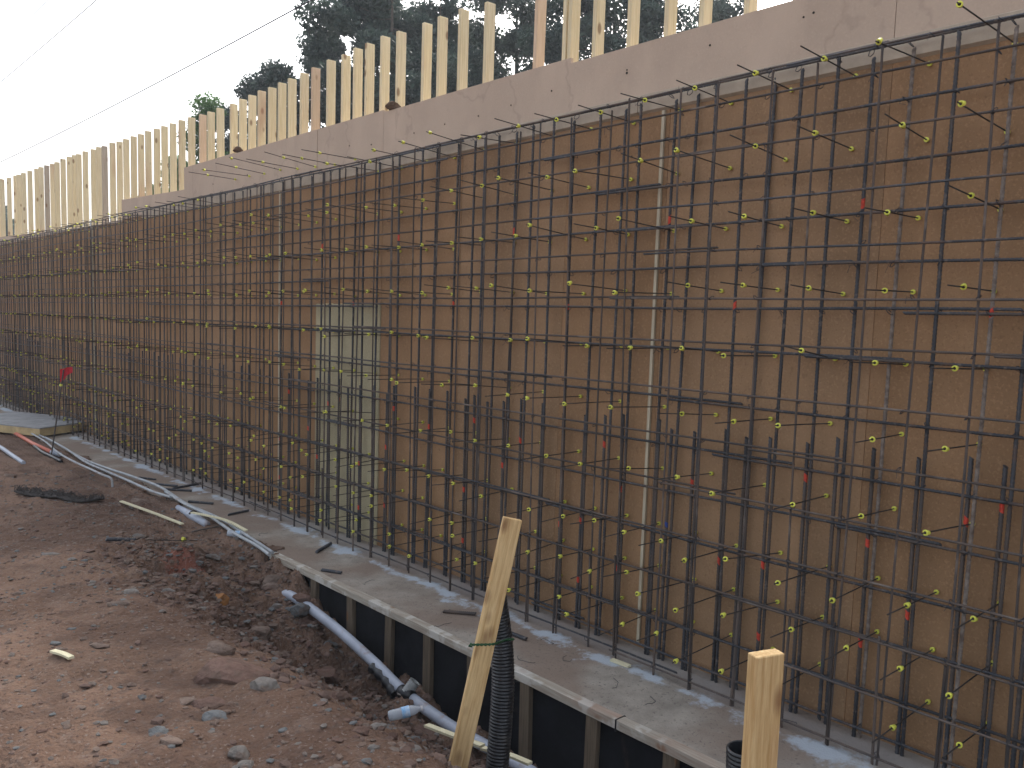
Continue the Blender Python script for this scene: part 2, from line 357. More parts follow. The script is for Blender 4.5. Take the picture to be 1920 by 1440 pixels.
def build_ground():
    def ax(*segs):
        out = []
        for a, b, s in segs: out += list(np.arange(a, b, s))
        return np.array(out)
    xs = ax((-400, -100, 60), (-100, -20, 12), (-20, -4, 2), (-4, -1, .15), (-1, 3.45, .022), (3.45, 3.95, .022), (3.95, 5.0, .3), (5.0, 12, .4), (12, 40, 3), (40, 400, 45))
    ys = ax((-400, -60, 60), (-60, -4, 6), (-4, .6, .2), (.6, 8.6, .024), (8.6, 14, .05), (14, 26, .15), (26, 60, 2), (60, 420, 45))
    Xg, Yg = np.meshgrid(xs, ys, indexing='ij'); H = ground_h(Xg, Yg); Sl = np.where(np.abs(Yg) < 60, Yg, 60 * np.sign(Yg))
    co = np.stack([Xg, Yg, H + S * Sl], -1).reshape(-1, 3); nx, ny = len(xs), len(ys)
    i = np.arange(nx - 1)[:, None] * ny + np.arange(ny - 1)[None, :]; i = i.ravel()
    f = np.stack([i, i + ny, i + ny + 1, i + 1], -1)
    me = bpy.data.meshes.new('ground'); me.vertices.add(len(co)); me.vertices.foreach_set('co', co.ravel()); me.loops.add(f.size); me.loops.foreach_set('vertex_index', f.ravel().astype(np.int32))
    me.polygons.add(len(f)); me.polygons.foreach_set('loop_start', np.arange(0, f.size, 4)); me.update(calc_edges=True); me.validate()
    o = link('ground', me, M['dirt'], smooth=True); tag(o, 'reddish brown rocky dirt sloping into a trench beside the footing', kind='structure')
build_ground()
# gravel strewn over the dirt (uncountable)
def build_gravel():
    V = []; Fc = []; MI = []
    protos = []
    for s in range(10):
        me = rock_mesh('p', 1, 1, .55, 100 + s, 1); [setattr(p, 'use_smooth', False) for p in me.polygons]; protos.append((np.array([v.co[:] for v in me.vertices]), [tuple(p.vertices) for p in me.polygons])); bpy.data.meshes.remove(me)
    off = 0; n = 0
    N0 = 15000
    while n < N0:
        y = .9 + 12 * random.random() ** 1.7; X = random.uniform(-.8, 3.62)
        bank = float(sm(1.9, 2.6, X) * (1 - sm(7, 9, y)))
        dens = .35 + .65 * bank + .3 * mn.noise(Vector((X * .9, y * .9, 0)))
        if random.random() > dens: continue
        if y < 7.4 and X > 3.55: continue
        n += 1
        r = .0030 + .009 * random.random() ** 3 + (.018 * random.random() ** 4 + .002) * (1 + .8 * bank) + .0006 * y
        pv, pf = protos[random.randrange(10)]
        a = random.uniform(0, 2 * PI); c, s_ = math.cos(a), math.sin(a); el = random.uniform(.7, 1.5)
        q = pv * np.array([r * el, r / el ** .5, r * random.uniform(.5, 1.1)])
        q = np.stack([q[:, 0] * c - q[:, 1] * s_, q[:, 0] * s_ + q[:, 1] * c, q[:, 2]], -1) + np.array([X, y, Z(ground_at(X, y), y) + r * .12])
        V.append(q); Fc += [tuple(i + off for i in f) for f in pf]; MI += [random.choice((0, 0, 2, 2, 2, 4, 4, 4, 1, 3) if r < .011 else (0, 0, 1, 2, 4, 3))] * len(pf); off += len(q)
    for _ in range(3600):
        y = 1.6 + 6.0 * random.random() ** 1.2; X = random.uniform(1.75, 3.58)
        if random.random() > float(sm(1.7, 2.5, X)): continue
        r = .010 + .036 * random.random() ** 2.4; pv, pf = protos[random.randrange(10)]; a = random.uniform(0, 2 * PI); c, s_ = math.cos(a), math.sin(a)
        q = pv * np.array([r * random.uniform(.8, 1.3), r, r * random.uniform(.9, 1.5)]); q = np.stack([q[:, 0] * c - q[:, 1] * s_, q[:, 0] * s_ + q[:, 1] * c, q[:, 2]], -1) + np.array([X, y, Z(ground_at(X, y), y) + r * .05])
        V.append(q); Fc += [tuple(i + off for i in f) for f in pf]; MI += [random.choice((2, 4, 4, 4, 4, 0))] * len(pf); off += len(q)
    me = bpy.data.meshes.new('gravel'); me.from_pydata(np.concatenate(V).tolist(), [], Fc); 
    for k in ('r_brown', 'r_grey', 'r_red', 'r_blue', 'clod'): me.materials.append(M[k])
    me.polygons.foreach_set('material_index', MI)
    o = link('gravel', me); tag(o, 'loose grey and brown stone chips strewn over the red dirt', 'gravel', kind='stuff')
build_gravel()
# ------------------------------------------------------------------ named rocks (pixel of the stone, length m, aspect, height ratio, material, label)
ROCKS = [
 (235, 1141, .19, .42, .26, 'r_brown', 'long flat tan rock in the middle of the dirt'),
 (246, 1120, .09, .6, .5, 'r_grey', 'small pointed stone touching the long flat tan rock'),
 (317, 1119, .085, .5, .5, 'r_grey', 'pale oval stone between the flat tan rock and the ochre rock'),
 (408, 1133, .14, .85, .75, 'r_orange', 'ochre orange chunk of rock on the dirt bank'),
 (101, 1044, .15, .45, .35, 'r_grey', 'flat pale rock left of the rebar offcut lying on dirt'),
 (136, 1057, .06, .6, .6, 'r_grey', 'small pale stone just right of the flat pale rock'),
 (257, 1011, .12, .6, .55, 'r_grey', 'grey stone resting against the cone rod on the dirt'),
 (278, 1015, .09, .6, .5, 'r_brown', 'brown stone lying right under the cone rod'),
 (302, 1068, .08, .5, .35, 'r_brown', 'flat brown stone beside the red sprayed patch of dirt'),
 (374, 1063, .08, .7, .5, 'r_blue', 'small bluish stone right of the red sprayed patch'),
 (103, 1216, .085, .5, .35, 'r_blue', 'flat bluish stone above the short wood scrap'),
 (186, 1218, .10, .5, .35, 'r_brown', 'flat brown stone right of the short wood scrap'),
 (20, 895, .15, .5, .5, 'r_brown', 'dark tan rock by the left end of the mesh roll'),
 (34, 1121, .06, .5, .5, 'r_brown', 'small tan stone at the left edge of the dirt'),
 (262, 940, .22, .6, .45, 'r_brown', 'broad brown rock behind the straight pale lath'),
 (400, 1046, .11, .6, .5, 'r_grey', 'grey stone at the top of the bank below the bottle'),
 (515, 1083, .20, .55, .55, 'r_brown', 'large brown rock at the end of the edge form'),
 (508, 1101, .13, .6, .5, 'r_brown', 'brown stone under the large rock at the form end'),
 (563, 1123, .10, .7, .6, 'r_red', 'reddish stone behind the pipe at the second post'),
 (550, 1127, .12, .6, .6, 'r_red', 'reddish rock lying over the buried end of the pipe'),
 (536, 1143, .12, .75, .8, 'r_blue', 'bluish white broken rock leaning on the pipe'),
 (520, 1136, .07, .7, .7, 'r_grey', 'small pale stone left of the bluish white rock'),
 (573, 1166, .19, .75, .8, 'r_red', 'large reddish lump of rock against the pipe'),
 (619, 1208, .11, .8, .8, 'r_blue', 'round grey boulder touching the middle of the pipe'),
 (634, 1218, .085, .7, .6, 'r_grey', 'grey stone just right of the round grey boulder'),
 (665, 1228, .12, .5, .4, 'r_red', 'flat red stone along the pipe below the boulder'),
 (490, 1200, .16, .7, .6, 'r_brown', 'grey brown rock halfway down the dirt bank'),
 (415, 1218, .13, .7, .6, 'r_brown', 'pale tan wedge of rock left on the bank crest'),
 (445, 1258, .30, .7, .6, 'r_red', 'big rounded red brown boulder half buried in the bank'),
 (600, 1258, .26, .7, .5, 'r_red', 'broad red brown boulder near the torn pipe sleeve'),
 (497, 1292, .14, .6, .75, 'r_grey', 'upright grey slab with gravel at its left'),
 (405, 1340, .12, .7, .6, 'r_blue', 'split bluish rock in the lower bank'),
 (390, 1312, .15, .6, .4, 'r_red', 'flat red rock above the split bluish rock'),
 (350, 1310, .085, .7, .4, 'r_brown', 'brown stone left of the flat red rock'),
 (300, 1378, .10, .6, .4, 'r_blue', 'pair of flat bluish stones at the foot of the dirt'),
 (452, 1417, .10, .8, .7, 'r_grey', 'pale grey block of rock at the bottom of the bank'),
 (460, 1435, .07, .8, .6, 'r_grey', 'small pale stone under the pale grey block'),
 (320, 1404, .08, .7, .4, 'r_brown', 'tan stone at the bottom edge left of the bank'),
 (706, 1370, .09, .7, .5, 'r_grey', 'grey stone below the lower water bottle'),
 (775, 1405, .09, .7, .8, 'r_grey', 'pointed grey stone left of the leaning stake'),
 (533, 1376, .045, .6, .6, 'r_blue', 'tiny bluish pebble alone on dark soil'),
 (793, 1380, .17, .7, .5, 'r_red', 'dark red clod beneath the broken lath'),
]
def HPr(X, y, h): return Vector((X, y, Z(h, y)))
FIX = {'reddish rock lying over the buried end of the pipe': (3.43, 6.42, -.15), 'bluish white broken rock leaning on the pipe': (3.35, 6.30, -.20), 'reddish stone behind the pipe at the second post': (3.52, 6.45, -.24), 'large brown rock at the end of the edge form': (3.48, 6.95, -.12)}
for i, (px, py, L, asp, hr, mk, lab) in enumerate(ROCKS):
    p = HPr(*FIX[lab]) if lab in FIX else GP(px, py); L *= (.8 if mk in ('r_grey', 'r_blue') and py > 1200 else 1); me = rock_mesh('rock', L / 2 / .72, L * asp / 2 / .72, L * hr / 2 / .72, 300 + i, 3)
    L *= 1; o = link('rock', me, M[mk], loc=p + Vector((0, 0, L * hr * (.02 if L < .15 else -.10))), rot=(random.uniform(-.15, .15), random.uniform(-.15, .15), -.73 + random.uniform(-.35, .35)))
    tag(o, lab, 'rock', 'rocks on the dirt')
# ------------------------------------------------------------------ footing
Y0, Y1 = -1.0, 23.9
def footing():
    xs = np.concatenate([[3.672], np.arange(3.70, 4.9, .03)]); ys = np.concatenate([np.arange(Y0, 9, .03), np.arange(9, Y1 + 1, .2)])
    bm = bmesh.new(); g = []
    for x in xs:
        row = []
        for y in ys:
            rg = 1 - float(sm(2.6, 3.4, y)); patch = rg * (.9 if x < 4.15 else .2)
            z = .002 * mn.noise(Vector((x * 6, y * 6, 0))) + .0035 * patch * (mn.noise(Vector((x * 30, y * 30, 1))) + .6 * mn.noise(Vector((x * 60, y * 60, 5))))
            row.append(bm.verts.new((x, y, Z(z, y))))
        g.append(row)
    for a, b in zip(g, g[1:]):
        for j in range(len(ys) - 1): bm.faces.new((a[j], b[j], b[j + 1], a[j + 1])).smooth = True
    # sides
    for row in (g[0], g[-1]):
        low = [bm.verts.new((v.co.x, v.co.y, v.co.z - .62)) for v in row]
        for j in range(len(row) - 1): bm.faces.new((row[j], row[j + 1], low[j + 1], low[j]))
    for j in (0, -1):
        low = [bm.verts.new((r[j].co.x, r[j].co.y, r[j].co.z - .62)) for r in g]
        for k in range(len(g) - 1): bm.faces.new((g[k][j], g[k + 1][j], low[k + 1], low[k]))
    o = link('concrete_footing', bm_mesh('concrete_footing', bm), M['conc']); tag(o, 'dusty grey concrete footing strip running under the rebar', 'footing')
footing()
# edge form along the footing
ef = thing('edge_form', 'muddy timber edge form with black face along the footing trench', 'edge form', (3.64, 7.37, Z(0, 7.37)))
def pobj(name, bm, m, parent, smooth=False):
    me = bm_mesh(name, bm); pl = parent.matrix_basis.inverted() if True else None
    me.transform(parent.matrix_basis.inverted()); return link(name, me, m, parent, smooth=smooth)
def board(y0, y1, x0, x1, z0, z1, jx=0, seed=0):
    bm = bmesh.new(); n = max(2, int((y1 - y0) / .12)); rings = []
    rs = random.Random(seed)
    for i in range(n + 1):
        y = y0 + (y1 - y0) * i / n; w = .004 * mn.noise(Vector((y * 1.3, seed, 0))) + jx * math.sin(PI * i / n); h = .003 * mn.noise(Vector((y * 2, seed, 3)))
        rings.append([bm.verts.new((x + w + rs.uniform(-.0012, .0012), y, Z(z + h, y))) for x, z in ((x0, z0), (x1, z0), (x1, z1), (x1 - .004, z1 + .004), (x0 + .004, z1 + .004), (x0, z1))])
    for a, b in zip(rings, rings[1:]):
        for k in range(6): bm.faces.new((a[k], a[(k + 1) % 6], b[(k + 1) % 6], b[k]))
    bm.faces.new(rings[0]); bm.faces.new(rings[-1][::-1]); return bm
pobj('top_board', board(3.06, 7.37, 3.598, 3.669, -.045, .006, .004, 1), M['oldwood'], ef)
pobj('top_board', board(-1.0, 3.05, 3.596, 3.667, -.045, .006, .004, 2), M['oldwood'], ef)
bm = bmesh.new(); box(bm, 3.650, 3.670, -1.0, 7.36, -.70, -.047, True); pobj('face_panel', bm, M['black'], ef)
bm = bmesh.new(); box(bm, 3.592, 3.673, 7.36, 7.375, -.10, .014, True); pobj('splice_strap', bm, M['corr'], ef); bm = bmesh.new(); box(bm, 3.592, 3.673, 3.048, 3.056, -.06, .012, True); pobj('splice_strap', bm, M['corr'], ef)
for k, y in enumerate([7.12, 6.55, 5.95, 5.38, 4.88, 4.37, 3.83, 3.25, 2.68, 2.1, 1.5, .9]):
    bm = bmesh.new(); t = random.uniform(-.02, .02); box(bm, 3.608, 3.647, -.044, .044, -.95, 0); bevelled(bm, .003)
    for v in bm.verts: v.co.y += y + t * v.co.z; v.co.z += Z(-.048, y); 
    for v in bm.verts: v.co.x += random.uniform(-.001, .001)
    pobj('post', bm, M['darkpost'], ef)
# ------------------------------------------------------------------ wall form
WF0, WF1 = -1.0, 23.3
wf = thing('wall_form', 'tall brown sheathed wall form with pale studs rising above it', 'wall form', (4.6, 11, Z(0, 11)))
seams = [-1.0, .98, 2.19, 3.64, 4.56, 5.80, 7.0, 8.24, 10.28, 11.87, 14.45, 16.05, 18.4, 20.85, 23.3]
for k, (a, b) in enumerate(zip(seams, seams[1:])):
    top = 3.640
    dx = random.uniform(-.002, .002)
    if abs(a - 7.0) < .01:
        bm = bmesh.new(); box(bm, 4.549 + dx, 4.566, a + .002, b - .002, 2.352, top, True); pobj('facing_sheet', bm, M['panel'], wf)
        bm = bmesh.new(); box(bm, 4.543, 4.566, a + .002, b - .002, -.01, 2.348, True); tag(pobj('facing_sheet', bm, M['pale'], wf), 'pale greenish plywood sheet set among the brown ones')
        continue
    bm = bmesh.new(); box(bm, 4.549 + dx, 4.566, a + .002, b - .002, -.01, top, True); pobj('facing_sheet', bm, M['panel' if k % 2 else 'panel2'], wf)
for a, b, t in [(-1.0, 2.19, 4.08), (2.19, 4.56, 4.09), (4.56, 7.0, 4.13), (7.0, 8.24, 4.15), (8.24, 10.28, 4.15), (10.28, 11.87, 4.16), (11.87, 14.45, 3.92), (14.45, 18.4, 3.66), (18.4, 23.3, 3.78)]:
    bm = bmesh.new(); dx = random.uniform(-.002, .002); n = 6
    lo = 3.645; vs = []
    t0, t1 = t, t
    if a == 11.87: t0, t1 = 3.87, 3.95
    if a == 14.45: t0, t1 = 3.60, 3.70
    if a == 18.4: t0, t1 = 3.70, 3.83
    x0, x1 = 4.541 + dx, 4.566
    for (x, y, z) in [(x0, a + .002, lo), (x0, a + .002, t0), (x0, b - .002, lo), (x0, b - .002, t1), (x1, a + .002, lo), (x1, a + .002, t0), (x1, b - .002, lo), (x1, b - .002, t1)]: vs.append(bm.verts.new((x, y, Z(z, y))))
    for f in ((0, 1, 3, 2), (4, 6, 7, 5), (0, 4, 5, 1), (2, 3, 7, 6), (0, 2, 6, 4), (1, 5, 7, 3)): bm.faces.new([vs[i] for i in f])
    bmesh.ops.recalc_face_normals(bm, faces=bm.faces)
    pobj('fascia_sheet', bm, M['fascia'], wf)
# bevelled strip along the future wall top
for a, b in [(-1.0, 3.9), (3.905, 8.7), (8.705, 13.5)]:
    bm = bmesh.new(); n = 10; rr = []
    for i in range(n + 1):
        y = a + (b - a) * i / n; e = -.04 * sm(4, 8, y)
        rr.append([bm.verts.new((x, y, Z(z + e, y))) for x, z in ((4.540, 3.752), (4.528, 3.746), (4.528, 3.640), (4.548, 3.625))])
    for p, q in zip(rr, rr[1:]):
        for k in range(4): bm.faces.new((p[k], p[(k + 1) % 4], q[(k + 1) % 4], q[k]))
    bm.faces.new(rr[0]); bm.faces.new(rr[-1][::-1]); bmesh.ops.recalc_face_normals(bm, faces=bm.faces)
    M.setdefault('strip', mat('chamfer_strip_wood', (.42, .345, .265), .8, var=.12, scale=8, bump=.1)); pobj('chamfer_strip', bm, M['strip'], wf)
M['batten'] = wood('pale_batten', (.56, .50, .37), (.42, .36, .26), .05, (30, 30, 1.5), False)
for y, w in ((3.685, .022), (16.0, .05), (9.06, .02)):
    bm = bmesh.new(); box(bm, 4.530, 4.546, y - w / 2, y + w / 2, .03, 3.62, True); pobj('seam_batten', bm, M['batten'], wf)
# nail holes
bm = bmesh.new()
for y, z, r in [(3.35, 3.96, .007), (4.02, 3.92, .009), (4.02, 3.94, .006), (4.75, 3.93, .007), (5.2, 3.90, .006), (5.6, 3.88, .006), (6.05, 3.88, .006), (6.5, 3.87, .006), (2.72, 3.98, .006), (2.66, 3.99, .007), (7.2, 3.86, .007), (7.6, 3.9, .006), (8.5, 3.88, .008), (9.2, 3.86, .008), (9.9, 3.86, .008), (10.9, 3.85, .008), (12.3, 3.72, .008), (13.2, 3.75, .008), (2.1, 4.03, .010), (3.95, 3.36, .006)]:
    x = 4.5365 if z > 3.65 else 4.5445
    vs = [bm.verts.new((x, y + r * math.cos(a * PI / 4), Z(z + r * math.sin(a * PI / 4), y))) for a in range(8)]
    v2 = [bm.verts.new((x + .003, v.co.y, v.co.z)) for v in vs]; bm.faces.new(vs)
    for k in range(8): bm.faces.new((vs[k], vs[(k + 1) % 8], v2[(k + 1) % 8], v2[k]))
tag(pobj('nail_hole', bm, M['hole'], wf), kind='stuff')
# studs
studs = [(-.6, 4.8), (-.1, 4.8), (.4, 4.8), (.9, 4.8), (1.3, 4.8), (1.75, 4.82), (2.1, 4.8), (2.45, 4.8), (2.78, 4.8), (3.1, 4.8), (3.43, 4.82), (3.71, 4.81), (4.03, 4.8), (4.35, 4.82), (4.60, 4.83), (4.65, 4.78), (4.97, 4.8), (5.14, 4.712 + .07), (5.56, 4.774), (5.9, 4.804), (6.19, 4.812), (6.42, 4.811), (6.82, 4.829), (7.09, 4.845), (7.35, 4.838), (7.56, 4.837), (7.79, 4.822), (8.08, 4.828), (8.4, 4.814), (8.65, 4.806), (8.91, 4.799), (9.16, 4.797), (9.40, 4.79), (9.67, 4.799), (9.92, 4.793), (10.18, 4.79), (10.43, 4.778), (10.82, 4.789), (11.12, 4.79), (11.39, 4.797), (11.77, 4.82), (12.1, 4.835), (12.43, 4.84), (12.75, 4.85), (13.07, 4.858), (13.42, 4.876), (13.73, 4.874), (14.06, 4.887), (14.4, 4.892), (14.73, 4.895), (15.07, 4.923), (15.48, 4.924), (15.79, 4.946), (16.09, 4.948), (16.57, 4.972), (16.95, 4.972), (17.21, 4.985), (17.55, 4.997), (17.97, 5.007), (18.4, 4.998), (18.7, 5.002), (19.13, 5.02), (19.57, 5.037), (19.9, 5.042), (20.46, 5.06), (21.0, 5.073), (21.42, 5.083), (21.71, 5.091), (22.35, 5.111), (23.03, 5.144), (23.27, 5.187)]
studs = [s for s in studs if s[0] != 5.14]
for k, (y, h) in enumerate(studs):
    yy = y + .02
    bm = bmesh.new(); box(bm, 4.569, 4.658, yy - .019, yy + .019, -.3, h); bevelled(bm, .003)
    ty, tx = random.gauss(0, .004), random.gauss(0, .002)
    for v in bm.verts: v.co.y += ty * (v.co.z - 3.6); v.co.x += abs(tx) * max(0, v.co.z - 4.2); v.co.z += S * y
    mk = 'stud_red' if k in (27,) or random.random() < .01 else ('stud_grey' if k in (50, 60) else 'stud')
    pobj('stud', bm, M[mk], wf)
# walers on the back
for h in (.6, 1.6, 2.6, 3.4):
    bm = bmesh.new(); box(bm, 4.662, 4.70, WF0, WF1, h, h + .12, True); pobj('waler', bm, M['stake'], wf)
# lumps of mud on top of the form
for y, z, s, lab in ((6.86, 4.16, .075, 'clump of dried mud stuck on the form top between two studs at centre'), (10.2, 4.19, .07, 'smaller clump of dried mud on the form top near the tall step')):
    o = link('mud_clump', rock_mesh('mud_clump', s * .8, s * 1.3, s * .6, int(y * 10), 3), M['mud'], loc=(4.555, y, Z(z, y))); tag(o, lab, 'mud')
# ------------------------------------------------------------------ rebar curtains
def curtain(name, label, loc): return thing(name, label, 'rebar mat', loc)
fr = curtain('rebar_mat', 'front curtain of thin rusty rebar tied in a grid nearest the viewer', (4.27, 10, Z(0, 10)))
bk = curtain('rebar_mat', 'rear curtain of thick dark rebar standing close to the brown boards', (4.48, 10, Z(0, 10)))
def place(me, name, parent, x, y, z, rot=(0, 0, 0), mat_=None):
    o = bpy.data.objects.new(name, me); COL.objects.link(o); o.parent = parent; pl = parent.location
    o.location = (x - pl.x, y - pl.y, z - pl.z); o.rotation_euler = rot
    if mat_:
        o.material_slots[0].link = 'OBJECT'; o.material_slots[0].material = mat_
    return o
def matl(me, *ms):
    for m in ms: me.materials.append(m)
    return me
def merged(name, parent, me, items, kind='stuff'):
    """far bars too many to count: one part"""
    co = np.array([v.co[:] for v in me.vertices]); fs = [tuple(p.vertices) for p in me.polygons]; V = []; Fs = []; off = 0; pl = np.array(parent.location)
    for x, y, z, rx, ry in items:
        q = co.copy(); q[:, 1] -= q[:, 2] * rx; q[:, 0] += q[:, 2] * ry; q += np.array([x, y, z]) - pl; V.append(q); Fs += [tuple(i + off for i in f) for f in fs]; off += len(q)
    m2 = bpy.data.meshes.new(name); m2.from_pydata(np.concatenate(V).tolist(), [], Fs); m2.materials.append(me.materials[0]); o = link(name, m2, parent=parent); o['kind'] = kind; return o
# rear verticals
back_y = [1.47 - .19 * k for k in range(1, 9)][::-1] + [1.43, 1.59, 1.83, 2.07, 2.27, 2.45, 2.69, 2.86, 3.0, 3.23, 3.43, 3.575, 3.83, 4.0, 4.19, 4.41, 4.63, 4.86, 5.07, 5.27, 5.40, 5.55, 5.79, 6.09, 6.27, 6.6, 6.76, 6.97, 7.2, 7.4, 7.63]
while back_y[-1] < Y1 - .3: back_y.append(back_y[-1] + random.uniform(.19, .235))
rv = [matl(rebar_mesh('rear_vertical_bar', 3.70, .0094, 'z', .021, 8, mk, bow=bw), M['bar'], M['redp']) for mk, bw in (((), .006), ((), -.008), (((2.38, 1),), .01), ((), -.004), ((), .002), (((2.95, 1),), -.003), ((), .009))]
rv_low = matl(rebar_mesh('rear_vertical_bar', 3.70, .0095, 'z', fine=False, n=6), M['bar'])
dw = [matl(rebar_mesh('starter_bar', 1.62, .0104, 'z', .022, 8, mk), M['bar'], M['redp'], M['bluep']) for mk in ((), ((1.42, 1),), ((1.12, 1), (.55, 1)), ((1.30, 1),), ((.86, 1), (.42, 1)), ((.99, 2),), ((.80, 1),))]
dw_low = matl(rebar_mesh('starter_bar', 1.62, .0100, 'z', fine=False, n=6), M['bar'])
order = [0, 3, 0, 1, 2, 0, 4, 0, 1, 3, 6, 2, 0, 1, 4, 0, 6, 3, 5, 0, 2, 1, 4, 6, 0, 3, 2, 0, 1, 4]
far = []; fard = []
for k, y in enumerate(back_y):
    x = 4.482 + random.gauss(0, .006); rx = random.gauss(0, .006); ry = random.gauss(0, .002); z = Z(-.02 + random.gauss(0, .012), y)
    if k < 100:
        me = rv[k % 7] if y < 9 else rv_low
        o = place(me, 'vertical_bar', bk, x, y, z, (rx, ry, random.uniform(0, 6) if y < 9 else 0), M['pbar'] if y in (2.07, 1.59) else None)
        if y in (2.07, 1.59): o['label'] = 'pale cement spattered vertical bar'
    else: far.append((x, y, z, rx, ry))
    x2 = x + random.uniform(-.008, .008); y2 = y + (.026 if y != 3.575 else -.03) + random.uniform(-.004, .012); z2 = Z(-.03 + random.gauss(0, .03), y); rx2 = random.gauss(0, .005); ry2 = random.gauss(0, .004)
    if k < 100: place(dw[order[k % 30]] if y < 9 else dw_low, 'starter_bar', bk, x2, y2, z2, (rx2, ry2, random.uniform(-.5, .5) if y < 9 else 0))
    else: fard.append((x2, y2, z2, rx2, ry2))
merged('vertical_bar', bk, rv_low, far); merged('starter_bar', bk, dw_low, fard)
# front verticals
front_y = [1.87 - .30 * k for k in range(1, 9)][::-1] + [1.87, 2.14, 2.43, 2.74, 3.04, 3.33, 3.65, 3.92, 4.23, 4.53, 4.85, 5.16, 5.46, 5.75, 6.06, 6.36, 6.67, 6.98]
while front_y[-1] < Y1 - .3: front_y.append(front_y[-1] + random.uniform(.285, .315))
fv = [matl(rebar_mesh('front_vertical_bar', 3.66, .0060, 'z', .012, 7, bow=b), M['thin']) for b in (.012, -.010, .004)]
fv_low = matl(rebar_mesh('front_vertical_bar', 3.66, .0062, 'z', fine=False, n=6), M['thin'])
fs = matl(rebar_mesh('front_starter_bar', 0.68, .0072, 'z', .012, 7), M['thin'])
for k, y in enumerate(front_y):
    x = 4.272 + random.gauss(0, .006); ry = random.gauss(.002, .002); rx = random.gauss(.006, .011)
    place(fv[k % 3] if y < 8.5 else fv_low, 'vertical_bar', fr, x, y, Z(-.02 + random.gauss(0, .012), y), (rx, ry, 0 if y > 8.5 else random.uniform(0, 6)))
    place(fs, 'starter_bar', fr, x - .012, y - .020 + random.uniform(0, .04), Z(-.02 + random.gauss(0, .03), y), (random.gauss(0, .01), random.gauss(0, .006), 0))
# horizontals
def rows(parent, hs, x, mesh_list, low_mesh, L, r, jit):
    for i, h in enumerate(hs):
        y = Y0 - random.uniform(0, 4.5); j = 0
        while y < Y1 - .2:
            xx = x + (r * 1.9 if j % 2 else 0) * .6; hh = h + random.gauss(0, jit) + (r * 1.6 if j % 2 else 0)
            place(random.choice(mesh_list) if y < 8 else low_mesh, 'horizontal_bar', parent, xx, y, Z(hh, y), (random.gauss(0, .0010), 0, random.gauss(0, .0008)))
            y += L - .55; j += 1
LB = 6.1
hb = [matl(rebar_mesh('rear_horizontal_bar', LB, .0076, 'y', .019, 8, sag=s), M['bar']) for s in (.006, .012, .003)]
hb_low = matl(rebar_mesh('rear_horizontal_bar', LB, .0078, 'y', fine=False, n=6, sag=.01), M['bar'])
hf = [matl(rebar_mesh('front_horizontal_bar', LB, .0060, 'y', .012, 7, sag=s), M['thin'] if q else M['bar']) for s, q in ((.006, 1), (.012, 0), (.003, 1))]
hf_low = matl(rebar_mesh('front_horizontal_bar', LB, .0062, 'y', fine=False, n=6, sag=.01), M['thin'])
HB = [3.68, 3.41, 3.12, 2.85, 2.58, 2.33, 2.07, 1.76, 1.44, 1.15, .86, .57, .28, .07]
HF = [3.64, 3.50, 3.24, 2.95, 2.68, 2.40, 2.13, 1.84, 1.55, 1.25, .95, .66, .36, .06]
rows(bk, HB, 4.458, hb, hb_low, LB, .0095, .004); rows(fr, HF, 4.256, hf, hf_low, LB, .0075, .004)
# tie wire knots at the crossings
def knots(parent, ys, hs, x, r, lim):
    bm = bmesh.new(); pl = parent.location
    for y in ys:
        if y > lim: break
        for h in hs:
            if random.random() < .30: continue
            c = Vector((x - pl.x, y - pl.y + random.uniform(-.004, .004), Z(h, y) - pl.z)); a = random.uniform(.6, .9) * random.choice((1, -1)); pts = []
            for k in range(7):
                t = 2 * PI * k / 6; d = Vector((math.cos(t) * r * 1.5, math.sin(t) * r * 1.3 * math.cos(a), math.sin(t) * r * 1.6 * math.sin(a))); pts.append(c + d)
            tube(bm, pts, .0022, 4, False)
            if random.random() < .4:
                e = c + Vector((-r * 1.4, 0, 0)); tube(bm, [e, e + Vector((-.012, random.uniform(-.02, .02), random.uniform(-.03, .01))), e + Vector((-.02, random.uniform(-.03, .03), random.uniform(-.05, .02)))], .0013, 4, False)
    me = bm_mesh('tie_wire', bm); o = link('tie_wire', me, M['wire'], parent); o['kind'] = 'stuff'
knots(bk, back_y, HB, 4.468, .015, 11); knots(fr, front_y, HF, 4.263, .012, 11)
# ------------------------------------------------------------------ snap ties
def cone_mesh(name, r0, r1, L, hollow):
    """axis -X: wide mouth (r0) towards -X when hollow"""
    bm = bmesh.new(); n = 14
    def ring(x, r): return [bm.verts.new((x, r * math.cos(2 * PI * k / n), r * math.sin(2 * PI * k / n))) for k in range(n)]
    prof = [(0, r0 * (.46 if hollow else .72), 1), (-0.0005, r0, 0), (L * .25, r0 * .97, 0), (L, r1, 0), (L + .001, r1 * .5, 0)]
    rs = []
    if hollow: rs.append(ring(L * .5, r0 * .34))
    for x, r, _ in prof: rs.append(ring(x, r))
    for a, b in zip(rs, rs[1:]):
        for k in range(n): bm.faces.new((a[k], b[k], b[(k + 1) % n], a[(k + 1) % n])).smooth = True
    f0 = bm.faces.new(rs[0]); f0.material_index = 1 if hollow else 0
    bm.faces.new(rs[-1][::-1]); bmesh.ops.recalc_face_normals(bm, faces=bm.faces)
    if hollow:
        for f in bm.faces:
            if f.calc_center_median().x > .002 and sum((v.co.y ** 2 + v.co.z ** 2) ** .5 for v in f.verts) / len(f.verts) < r0 * .43 and f.calc_center_median().x < L * .72: f.material_index = 1
    return matl(bm_mesh(name, bm), M['yel'], M['hole'])
c_front = cone_mesh('front_cone', .0145, .0095, .024, True); c_back = cone_mesh('back_cone', .0130, .009, .020, False)
bm = bmesh.new(); tube(bm, [(0, 0, 0), (-.30, .001, 0), (-.58, 0, 0)], .0036, 6); rodm = matl(bm_mesh('tie_rod', bm), M['rod'])
